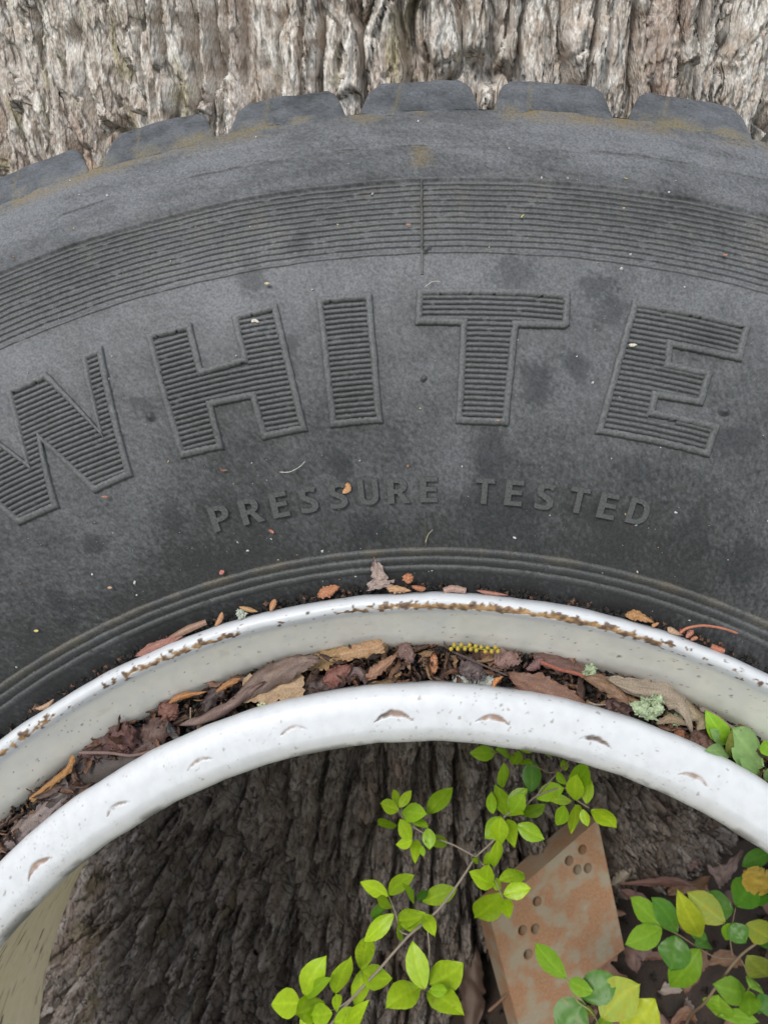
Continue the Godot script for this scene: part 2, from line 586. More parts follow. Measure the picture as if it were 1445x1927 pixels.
func big_letter(flat: Array, tyre: Node3D, inn: Transform3D) -> void:
	var outer := PackedVector2Array()
	for i in flat.size() / 2:
		var r: float = flat[i * 2 + 1] * 0.001
		var th := deg_to_rad(flat[i * 2])
		outer.append(Vector2(r * sin(th), r * cos(th)))
	var inner := inset(outer, 0.0026)
	var n := outer.size()
	var p := PackedVector3Array()
	var c := PackedColorArray()
	var cols := 0
	for i in n:
		var o0 := polar(outer[i])
		var o1 := polar(outer[(i + 1) % n])
		var i0 := polar(inner[i])
		var i1 := polar(inner[(i + 1) % n])
		var steps := maxi(4, int(outer[i].distance_to(outer[(i + 1) % n]) / 0.0009))
		for k in steps:
			var t := float(k) / steps
			var a := o0.lerp(o1, t)
			var b := i0.lerp(i1, t)
			var j := n_line.get_noise_2d(a.x * 14.0 + i * 5.0, a.y * 14.0)
			var j2 := n_mid.get_noise_2d(a.x * 3.0 + 8.0, a.y * 3.0)
			var bite := smoothstep(0.36, 0.5, j) * 0.35
			for e in [[1.10, -0.0004], [1.0, 0.0011], [0.86, 0.0017], [0.5, 0.00175], [0.14, 0.0017], [0.0 + bite, 0.0007], [-0.12 + bite, -0.0004]]:
				var f: float = e[0] + j2 * 0.10 + j * 0.05
				var q := b.lerp(a, f)
				p.append(on_wall(q.x, q.y, e[1] + j2 * 0.0002))
				c.append(rubber_colour(q.x, q.y).lerp(Color(0.135, 0.137, 0.134), 0.55))
			cols += 1
	var body := obj("raised_letter", grid(p, c, cols, 7, true, true), rubber, tyre, inn)
	# ribs that fill the letter
	var edge := PackedVector2Array()
	for i in n:
		var i0 := polar(inner[i])
		var i1 := polar(inner[(i + 1) % n])
		for k in 12:
			edge.append(i0.lerp(i1, k / 12.0))
	var lo := 9.0
	var hi := 0.0
	for v in edge:
		lo = minf(lo, v.y)
		hi = maxf(hi, v.y)
	var level := lo + 0.0011
	while level < hi - 0.0004:
		var cuts := []
		for i in edge.size():
			var a := edge[i]
			var b := edge[(i + 1) % edge.size()]
			if (a.y - level) * (b.y - level) < 0.0:
				cuts.append(lerpf(a.x, b.x, (level - a.y) / (b.y - a.y)))
		cuts.sort()
		for k in cuts.size() / 2:
			var a: float = cuts[k * 2] - 0.0006 / level
			var b: float = cuts[k * 2 + 1] + 0.0006 / level
			if (b - a) * level < 0.002:
				continue
			var steps := maxi(4, int((b - a) * level / 0.0014))
			p = PackedVector3Array()
			c = PackedColorArray()
			for i in steps + 1:
				var th := lerpf(a, b, float(i) / steps)
				var nib := n_line.get_noise_2d(th * 6.0, level * 2000.0)
				var h := 0.0011 * (1.0 - 0.7 * smoothstep(0.46, 0.58, nib))
				var q := level + nib * 0.00015
				var col := rubber_colour(th, q).lerp(Color(0.120, 0.122, 0.120), 0.55)
				for e in [[-0.00096, -0.0003], [-0.00070, h * 0.85], [-0.0001, h], [0.00056, h * 0.92], [0.00084, -0.0003]]:
					p.append(on_wall(th, q + e[0], e[1]))
					c.append(col)
			obj("letter_rib", grid(p, c, steps + 1, 5), rubber, body)
		level += 0.00198


# ---------------------------------------------------------------- rim
func lathe(prof: PackedVector2Array, ths: PackedFloat32Array, colour: Callable, rough: float, flip := false) -> ArrayMesh:
	var p := PackedVector3Array()
	var c := PackedColorArray()
	for th in ths:
		var sx := sin(th)
		var sy := cos(th)
		var ripple := n_line.get_noise_2d(sx * 0.25, sy * 0.25) * 0.0006
		for v in prof:
			var r := v.x + ripple
			var x := r * sx
			var y := r * sy
			var h := n_mid.get_noise_3d(x, y, v.y) * rough
			var col: Color = colour.call(th, r, v.y, x, y)
			p.append(Vector3(x, y, v.y + h + (col.a - 1.0) * 0.001))
			c.append(Color(col, 1.0))
	return grid(p, c, ths.size(), prof.size(), true, flip)


func smooth_profile(a: Array, step: float) -> PackedVector2Array:
	var pts := PackedVector3Array()
	for v in a:
		pts.append(Vector3(v[0], v[1], 0))
	var long := 0.0
	for i in pts.size() - 1:
		long += pts[i].distance_to(pts[i + 1])
	var o := PackedVector2Array()
	for v in spline(pts, maxi(8, int(long / step))):
		o.append(Vector2(v.x, v.y))
	return o


func build_rim() -> void:
	var foot := tyre_at * Transform3D(Basis(), Vector3(0, -0.288, 0))
	var rim := base("wheel_rim", foot, "white painted steel rim with rusty flange lip and scarred inner clamp ring, inside the tyre", "wheel rim")
	var inn := Transform3D(Basis(), Vector3(0, 0.288, 0))
	var fine := turns(0.14, 70.0, 3.0)
	var spots := nz(51, 330.0, 2)
	var rust := nz(52, 190.0, 4)
	var rust_big := nz(53, 9.0, 2)
	var white := Color(0.58, 0.59, 0.60)
	var flange_colour := func(th: float, r: float, z: float, x: float, y: float) -> Color:
		var s := spots.get_noise_3d(x, y, z)
		var b := n_mid.get_noise_3d(x, y, z)
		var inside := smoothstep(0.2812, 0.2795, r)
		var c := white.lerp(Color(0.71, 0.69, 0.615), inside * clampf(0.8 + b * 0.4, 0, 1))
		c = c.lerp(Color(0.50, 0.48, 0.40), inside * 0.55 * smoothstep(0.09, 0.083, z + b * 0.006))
		c = c.lerp(Color(0.20, 0.15, 0.11), smoothstep(0.56, 0.72, s) * 0.9)
		c = c.lerp(Color(0.42, 0.40, 0.36), smoothstep(0.42, 0.65, b) * inside * 0.25)
		var heavy := 0.55 + rust_big.get_noise_2d(x, y) * 0.9 - smoothstep(0.25, 0.5, th) * 0.30  + smoothstep(-0.3, -0.6, th) * 0.25
		var near := exp(-pow((r - 0.2826) / (0.0018 if r > 0.2826 else 0.0009), 2.0)) * smoothstep(0.103, 0.106, z)
		var k := rust.get_noise_3d(x, y, z)
		var m := smoothstep(0.0, 0.16, near * heavy * 0.95 + k * 0.75 + s * 0.62 - 0.36) * smoothstep(0.02, 0.2, near)
		var rc := Color(0.46, 0.28, 0.13).lerp(Color(0.13, 0.085, 0.06), clampf(0.38 + k * 1.5 + s * 0.9, 0, 1))
		c = c.lerp(rc, m)
		c.a = 1.0 + m * k * 0.8
		return c
	var prof := smooth_profile([[0.270, 0.045], [0.2790, 0.060], [0.2858, 0.075], [0.2878, 0.088], [0.2884, 0.098], [0.2880, 0.1045], [0.2868, 0.1080], [0.2849, 0.1094], [0.2830, 0.1090], [0.2817, 0.1074], [0.2795, 0.1035], [0.2752, 0.0970], [0.2705, 0.0905], [0.2668, 0.0850], [0.2640, 0.0780], [0.2625, 0.0680], [0.2600, 0.0600], [0.2520, 0.0560], [0.2440, 0.0600]], 0.0007)
	obj("flange", lathe(prof, fine, flange_colour, 0.00001, true), paint, rim, inn)
	var scars := [[-3.25, 239.4, 1.5], [6.22, 239.1, 1.1], [15.87, 238.8, 1.0], [25.35, 238.7, 0.8], [-12.90, 239.3, 0.6], [-22.42, 238.6, 0.5], [-31.56, 237.8, 0.6], [-40.93, 237.8, 1.2]]
	var clamp_colour := func(th: float, r: float, z: float, x: float, y: float) -> Color:
		var s := spots.get_noise_3d(x, y, z)
		var b := n_mid.get_noise_3d(x, y, z)
		var k := rust.get_noise_3d(x, y, z)
		var c := white
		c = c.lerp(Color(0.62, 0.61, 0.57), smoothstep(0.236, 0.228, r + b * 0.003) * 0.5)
		c = c.lerp(Color(0.30, 0.27, 0.24), smoothstep(0.54, 0.70, s + n_cloud.get_noise_2d(x, y) * 0.2) * 0.85)
		
		c = c.lerp(Color(0.40, 0.385, 0.37), smoothstep(0.30, 0.55, spots.get_noise_3d(x * 1.7, y * 1.7, z + 3.0)) * smoothstep(0.0, 0.5, n_cloud.get_noise_2d(x * 1.6 + 4.0, y * 1.6)) * 0.55)
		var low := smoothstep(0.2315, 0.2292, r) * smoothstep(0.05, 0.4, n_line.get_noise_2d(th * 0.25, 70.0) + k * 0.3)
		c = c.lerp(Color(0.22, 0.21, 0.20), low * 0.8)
		var dent := 0.0
		for q in scars:
			var dx: float = (th - deg_to_rad(q[0])) * r * 1000.0
			if absf(dx) < 9.0:
				var reach: float = 5.2 + 1.6 * q[2]
				var dy: float = r * 1000.0 - q[1] - (1.6 - dx * dx * 0.055) + k * 0.7
				var wide: float = (0.6 + 0.75 * q[2]) * (1.0 - pow(minf(absf(dx) / reach, 1.0), 2.0))
				var m := smoothstep(wide, wide * 0.5, absf(dy)) * clampf(q[2] * 0.85 + k * 0.9, 0, 1) if wide > 0.02 else 0.0
				if m > 0.0:
					c = c.lerp(Color(0.30, 0.20, 0.15).lerp(Color(0.11, 0.085, 0.07), clampf(0.4 + b * 1.5, 0, 1)), m)
					dent = m
		c.a = 1.0 - dent * 0.5
		return c
	prof = smooth_profile([[0.2440, 0.0600], [0.2490, 0.0640], [0.2502, 0.0780], [0.2510, 0.0900], [0.2514, 0.0970], [0.2509, 0.1010], [0.2497, 0.1034], [0.2480, 0.1047], [0.2458, 0.1053], [0.2425, 0.1056], [0.2390, 0.1054], [0.2360, 0.1051], [0.2342, 0.1046], [0.2322, 0.1034], [0.2302, 0.1016], [0.2288, 0.0994], [0.2281, 0.0965], [0.2279, 0.0930], [0.2285, 0.0880]], 0.0006)
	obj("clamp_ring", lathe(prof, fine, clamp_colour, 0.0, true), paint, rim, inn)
	var streak := FastNoiseLite.new()
	streak.seed = 77
	streak.frequency = 1.0
	streak.fractal_octaves = 3
	var barrel_colour := func(th: float, r: float, z: float, x: float, y: float) -> Color:
		var c := Color(0.95, 0.86, 0.66).lerp(Color(0.90, 0.79, 0.57), clampf(0.5 + streak.get_noise_2d(th * 3.0, z * 70.0), 0, 1))
		var s := streak.get_noise_2d(th * 4.0 + 30.0, z * 170.0)
		c = c.lerp(Color(0.06, 0.055, 0.05), smoothstep(0.55, 0.60, s))
		c = c.lerp(Color(0.30, 0.19, 0.12), smoothstep(0.36, 0.5, streak.get_noise_2d(th * 6.0 - 9.0, z * 120.0)) * 0.5)
		c.a = 1.0
		return c
	prof = smooth_profile([[0.2285, 0.0880], [0.2300, 0.075], [0.2335, 0.055], [0.238, 0.02], [0.243, -0.02], [0.2475, -0.06], [0.2512, -0.088], [0.2530, -0.0925]], 0.002)
	obj("barrel", lathe(prof, turns(0.4, 120.0, 3.0), barrel_colour, 0.0003, true), paint, rim, inn)
	prof = smooth_profile([[0.2530, -0.0925], [0.262, -0.094], [0.276, -0.098], [0.286, -0.106], [0.288, -0.1], [0.284, -0.085], [0.276, -0.07], [0.27, -0.03], [0.268, 0.02], [0.270, 0.045]], 0.004)
	obj("rear_flange", lathe(prof, turns(1.0, 120.0, 3.0), barrel_colour, 0.0003, true), paint, rim, inn)


# ---------------------------------------------------------------- setting
func build_trunk() -> void:
	var oak := base("oak_tree", Transform3D(Basis(), Vector3(0, 0, -0.894)), "broad old tree trunk with deeply fissured grey bark behind the tyre", "tree")
	var edge := cells(61, FastNoiseLite.RETURN_DISTANCE2_SUB)
	var level := cells(61, FastNoiseLite.RETURN_CELL_VALUE)
	var edge2 := cells(62, FastNoiseLite.RETURN_DISTANCE2_SUB)
	var level2 := cells(62, FastNoiseLite.RETURN_CELL_VALUE)
	var warp := nz(63, 1.0, 2)
	var fine := nz(64, 1.0, 3)
	var tint := nz(65, 1.0, 3)
	var ths := PackedFloat32Array()
	var a := -68.0
	while a < 68.0:
		ths.append(deg_to_rad(a))
		a += 0.15
	while a < 291.0:
		ths.append(deg_to_rad(a))
		a += 3.0
	var ys := PackedFloat32Array()
	var y := -0.06
	while y < 3.6:
		ys.append(y)
		y += 0.0032 if y < 0.50 else (0.008 if y < 0.80 else (0.0016 if y < 1.10 else (0.012 if y < 1.5 else 0.06)))
	var p := PackedVector3Array()
	var c := PackedColorArray()
	for th in ths:
		var sx := sin(th)
		var cx := cos(th)
		var front := cx > 0.35
		var dg := rad_to_deg(th)
		var flare := 0.095 * exp(-pow((dg + 6.0) / (8.0 if dg > -6.0 else 24.0), 2.0)) + 0.21 * exp(-pow((dg + 40.0) / 22.0, 2.0)) - 0.085 * exp(-pow((dg - 22.0) / 13.0, 2.0))  + 0.10 * smoothstep(0.4, -0.5, cx)
		for yy in ys:
			var r := 0.517 + flare * exp(-maxf(yy, 0.0) / 0.30) - 0.012 * yy
			var u := th * 0.56
			var w := warp.get_noise_2d(u * 9.0, yy * 5.0)
			var w2 := warp.get_noise_2d(u * 40.0 + 7.0, yy * 24.0)
			var uu := u + w * 0.013 + w2 * 0.0022 + sin(yy * 5.0) * 0.006
			var vv := yy + warp.get_noise_2d(u * 22.0, yy * 12.0 + 50.0) * 0.05
			var h := 0.0
			if front:
				var low := smoothstep(0.70, 0.45, yy)
				var k1 := edge.get_noise_2d(uu / 0.033, vv / 0.19) + 1.0
				var furrow := smoothstep(0.0, 0.17, k1)
				var crown := smoothstep(0.0, 0.55, k1)
				var l := level.get_noise_2d(uu / 0.033, vv / 0.19)
				var k2 := edge2.get_noise_2d(uu / 0.021, vv / (0.062 - 0.034 * low)) + 1.0
				var crack := smoothstep(0.0, 0.10, k2)
				var l2 := level2.get_noise_2d(uu / 0.021, vv / (0.062 - 0.034 * low))
				var n1 := smoothstep(0.0, 0.07, absf(fine.get_noise_2d(uu * 9.0 + 3.0, vv * 0.9)))
				var f := absf(fine.get_noise_2d(uu * 95.0, vv * 7.0))
				var f2 := absf(fine.get_noise_2d(uu * 210.0, vv * 26.0))
				var grit := fine.get_noise_2d(u * 330.0, yy * 250.0 + 70.0)
				var lump := fine.get_noise_2d(u * 60.0 + 11.0, yy * 40.0)
				h = (0.016 + 0.002 * low) * furrow * n1 + 0.006 * crown * n1 + furrow * (0.0060 * l + (0.0030 + 0.007 * low) * crack + (0.0055 + 0.007 * low) * l2) - f * (0.0085 - 0.004 * low) - f2 * 0.0032 + grit * (0.0009 + 0.0038 * low) + lump * 0.017 * low - 0.020
			var rr := r + h
			p.append(Vector3(sx * rr + 0.02 * yy, yy, cx * rr))
			var t1 := tint.get_noise_2d(u * 14.0, yy * 5.0)
			var t2 := tint.get_noise_2d(u * 60.0, yy * 22.0 + 9.0)
			var t3 := tint.get_noise_2d(uu * 280.0, yy * 60.0 + 19.0)
			var col := Color(0.66, 0.56, 0.47).lerp(Color(1.0, 0.95, 0.88), clampf(0.52 + t2 * 0.9 + t3 * 1.5, 0, 1))
			col = col.lerp(Color(0.46, 0.29, 0.21), clampf(t1 * 1.6 - 0.22 + t2 * 0.5, 0, 1) * 0.70)
			col = col.lerp(Color(0.36, 0.31, 0.09), smoothstep(0.40, 0.66, tint.get_noise_2d(u * 26.0 + 40.0, yy * 9.0) + t3 * 0.3 + smoothstep(-0.25, -0.5, th) * 0.16 - smoothstep(0.0, 0.3, th) * 0.2) * 0.5)
			var low_shade := smoothstep(0.75, 0.30, yy + t1 * 0.15)  # shade on the lower trunk, painted into the bark colour
			col = col.lerp(Color(col.r * 0.40, col.g * 0.375, col.b * 0.365), low_shade)
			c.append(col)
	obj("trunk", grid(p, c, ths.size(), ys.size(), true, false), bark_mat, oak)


func build_ground() -> void:
	var xs := PackedFloat32Array()
	for i in range(-24, 0):
		xs.append(-1.0 - pow(-i / 24.0, 3.0) * 250.0)
	for i in 161:
		xs.append(-1.0 + i * 0.0125)
	for i in range(1, 25):
		xs.append(1.0 + pow(i / 24.0, 3.0) * 250.0)
	var n := nz(71, 3.0, 3)
	var p := PackedVector3Array()
	var c := PackedColorArray()
	for x in xs:
		for z in xs:
			var d := sqrt(x * x + z * z)
			var near := 1.0 - smoothstep(1.6, 2.4, d + n.get_noise_2d(x, z) * 0.4)
			var h := n_line.get_noise_2d(x, z) * 0.006 + n.get_noise_2d(x, z) * 0.015
			p.append(Vector3(x, h if d < 4.0 else h * 2.0, z))
			var col := Color(0.045, 0.034, 0.026).lerp(Color(0.075, 0.05, 0.036), clampf(0.5 + n_line.get_noise_2d(x * 2.0, z * 2.0), 0, 1))
			var turf := clampf(0.5 + n.get_noise_2d(x * 0.35 + 40.0, z * 0.35) * 0.8 + n_mid.get_noise_2d(x * 0.1, z * 0.1) * 0.5, 0, 1)
			c.append(Color(0.085, 0.115, 0.035).lerp(Color(0.14, 0.19, 0.055), turf).lerp(col, near))
	var g := obj("ground", grid(p, c, xs.size(), xs.size(), false, true), soil_mat)
	g.set_meta("kind", "structure")


func build_backdrop() -> void:
	# what shows past the left edge of the trunk: a pale gravel drive and a hedge
	var p := PackedVector3Array()
	var c := PackedColorArray()
	for i in 30:
		for j in 8:
			var x := -16.0 + i * 0.55
			var z := -13.0 + j * 1.0 + sin(i * 0.3) * 0.3
			p.append(Vector3(x, 0.035 + n_line.get_noise_2d(x, z) * 0.004, z))
			c.append(Color(0.48, 0.44, 0.36))
	var drive := obj("driveway", grid(p, c, 30, 8, false, true), soil_mat)
	drive.set_meta("kind", "structure")
	var hedge := base("hedge", Transform3D(Basis(), Vector3(-9.0, 0, -16.0)), "clipped green hedge far behind, left of the trunk", "hedge")
	var mm := MultiMesh.new()
	mm.transform_format = MultiMesh.TRANSFORM_3D
	mm.use_colors = true
	mm.mesh = blade(PackedVector3Array([Vector3.ZERO, Vector3(0, 0.03, 0.01), Vector3(0, 0.06, 0)]), Vector3(0, 0.3, 1), 0.036, 0.5, 1, Color.WHITE, Color(0.85, 0.85, 0.85), 5, 3, 0)
	mm.instance_count = 9000
	for i in 9000:
		var at := Vector3(rng.randf_range(-7, 7), rng.randf_range(0.0, 1.9), rng.randf_range(-0.6, 0.6))
		at.y *= 0.92 + 0.1 * n_cloud.get_noise_2d(at.x * 0.1, at.z * 0.1)
		mm.set_instance_transform(i, Transform3D(Basis.from_euler(Vector3(rng.randf() * TAU, rng.randf() * TAU, rng.randf() * TAU)).scaled(Vector3.ONE * rng.randf_range(0.8, 1.8)), at))
		var g := rng.randf_range(0.6, 1.3)
		mm.set_instance_color(i, Color(0.07 * g, 0.14 * g, 0.03 * g))
	var mi := MultiMeshInstance3D.new()
	mi.name = "foliage"
	mi.multimesh = mm
	mi.material_override = green_leaf
	mi.set_meta("kind", "stuff")
	hedge.add_child(mi, true)


func build_clay_block() -> void:
	var cs := []
	for v in [[184, 225, -418], [212, 93, -355], [175, 84, -342], [158, 71, -328], [149, 29, -282], [95, 53, -269], [56, 182, -335]]:
		cs.append(Vector3(v[0], v[1], v[2]) * 0.001)
	var o: Vector3 = cs[4].lerp(cs[5], 0.5)
	var ax: Vector3 = (cs[4] - cs[5]).normalized()
	var nrm: Vector3 = (cs[0] - o).cross(ax).normalized()
	if nrm.z < 0:
		nrm = -nrm
	var ay := nrm.cross(ax).normalized()
	var turn := Basis(ax, ay, nrm)
	var poly := PackedVector2Array()
	for v in cs:
		poly.append(Vector2((v - o).dot(ax), (v - o).dot(ay)))
	if Geometry2D.is_polygon_clockwise(poly):
		poly.reverse()
	var block := CSGCombiner3D.new()
	block.name = "clay_block"
	block.transform = Transform3D(turn, o)
	var body := CSGPolygon3D.new()
	body.name = "body"
	body.polygon = poly
	body.mode = CSGPolygon3D.MODE_DEPTH
	body.depth = 0.032
	block.add_child(body, true)
	for v in [[151, 202, -381], [170, 210, -386], [162, 192, -376], [176, 191, -377], [107, 171, -361], [87, 148, -347], [103, 146, -348], [93, 125, -335]]:
		var q: Vector3 = Vector3(v[0], v[1], v[2]) * 0.001 - o
		var hole := CSGCylinder3D.new()
		hole.name = "core_hole"
		hole.operation = CSGShape3D.OPERATION_SUBTRACTION
		hole.radius = 0.0056
		hole.height = 0.06
		hole.sides = 20
		hole.position = Vector3(q.dot(ax), q.dot(ay), 0.0)
		hole.rotation.x = PI / 2
		block.add_child(hole, true)
	var n1 := nz(81, 0.009, 4)
	var n2 := nz(82, 0.09, 5)
	var im := Image.create(512, 512, false, Image.FORMAT_RGB8)
	var a1 := n1.get_seamless_image(512, 512)
	var a2 := n2.get_seamless_image(512, 512)
	for y in 512:
		for x in 512:
			var s := a1.get_pixel(x, y).r
			var t := a2.get_pixel(x, y).r
			var col := Color(0.43, 0.235, 0.125).lerp(Color(0.27, 0.155, 0.09), t)
			col = col.lerp(Color(0.33, 0.30, 0.22), smoothstep(0.40, 0.74, s * 0.8 + t * 0.24) * 0.8)
			im.set_pixel(x, y, col.linear_to_srgb())
	var m := mat("clay", 0.85, ImageTexture.create_from_image(im), 6.0, 0.05, grain(83, 0.05, 0.0, 1.0))
	m.vertex_color_use_as_albedo = false
	block.material_override = m
	put(block, null, "clay_block")
	tag(block, "orange clay block with two groups of round holes and grey smears against the trunk foot", "brick")


# ---------------------------------------------------------------- leaves, stalks, plants
func width_at(shape: int, t: float) -> float:
	if shape == 0:
		return pow(sin(PI * pow(clampf(t, 0.001, 0.999), 0.85)), 0.8)
	if shape == 1:
		return pow(sin(PI * clampf(t, 0.0, 1.0)), 0.55)
	if shape == 2:
		return 0.80 + 0.2 * sin(PI * t)
	if shape == 3:
		return lerpf(1.0, 0.08, pow(t, 1.2))
	return pow(sin(PI * pow(clampf(t, 0.001, 0.999), 0.86)), 0.92) * 1.02


func blade(pts: PackedVector3Array, face: Vector3, wide: float, curl: float, shape: int, col: Color, col2: Color, nu: int, nv: int, s: int, rag := 0.0, vein := 0.0) -> ArrayMesh:
	var sp := spline(pts, nu)
	var v := PackedVector3Array()
	var c := PackedColorArray()
	for i in nu:
		var t := (sp[mini(i + 1, nu - 1)] - sp[maxi(i - 1, 0)]).normalized()
		var b := t.cross(face).normalized()
		var n := b.cross(t).normalized()
		var f := float(i) / (nu - 1)
		var w := wide * 0.5 * maxf(width_at(shape, f), 0.03)
		for j in nv:
			var k := float(j) / (nv - 1) * 2.0 - 1.0
			var e := 1.0 + rag * n_line.get_noise_2d(f * 0.22 + s * 3.7, k * 0.05 + s) * 1.6 * absf(k)
			var a := k * curl
			var off := b * (sin(a) / curl * w * e) + n * ((cos(a) - 1.0) / curl * w)
			off += n * (n_line.get_noise_2d(f * 0.10 + s * 1.3, k * 0.06 + s * 0.7) * wide * (0.06 if shape == 4 else 0.20) * (0.3 + rag))
			off -= n * (0.10 * wide * (1.0 - absf(k)) * vein)
			var lng := t * (rag * n_line.get_noise_2d(k * 0.12 + s * 5.0, 2.0 + f) * wide * 0.35 * (f if f > 0.5 else 1.0 - f))
			v.append(sp[i] + off + lng - pts[0])
			var q := clampf(0.5 + n_line.get_noise_2d(f * 0.15 + s * 2.1, k * 0.1 + 5.0) * 1.3 + n_mid.get_noise_2d(f * 0.2 + s, k * 0.12) * 0.6, 0, 1)
			var cc := col.lerp(col2, q)
			if absf(k) < 0.16:
				cc = cc.lerp(Color(cc.r * 1.3 + 0.02, cc.g * 1.25 + 0.02, cc.b * 1.2 + 0.01), 0.6)
			if shape == 4:
				var vn := sin((f * 7.0 - absf(k) * 1.9) * TAU + s)
				cc = cc * (1.0 + 0.07 * vn * absf(k)) * (0.92 + 0.16 * f)
				if s % 7 == 3:
					cc = cc.lerp(Color(0.35, 0.25, 0.06), smoothstep(0.35, 0.6, n_line.get_noise_2d(f * 0.5 + s, k * 0.3)) * 0.8)
			c.append(cc)
	return grid(v, c, nu, nv, false, false)


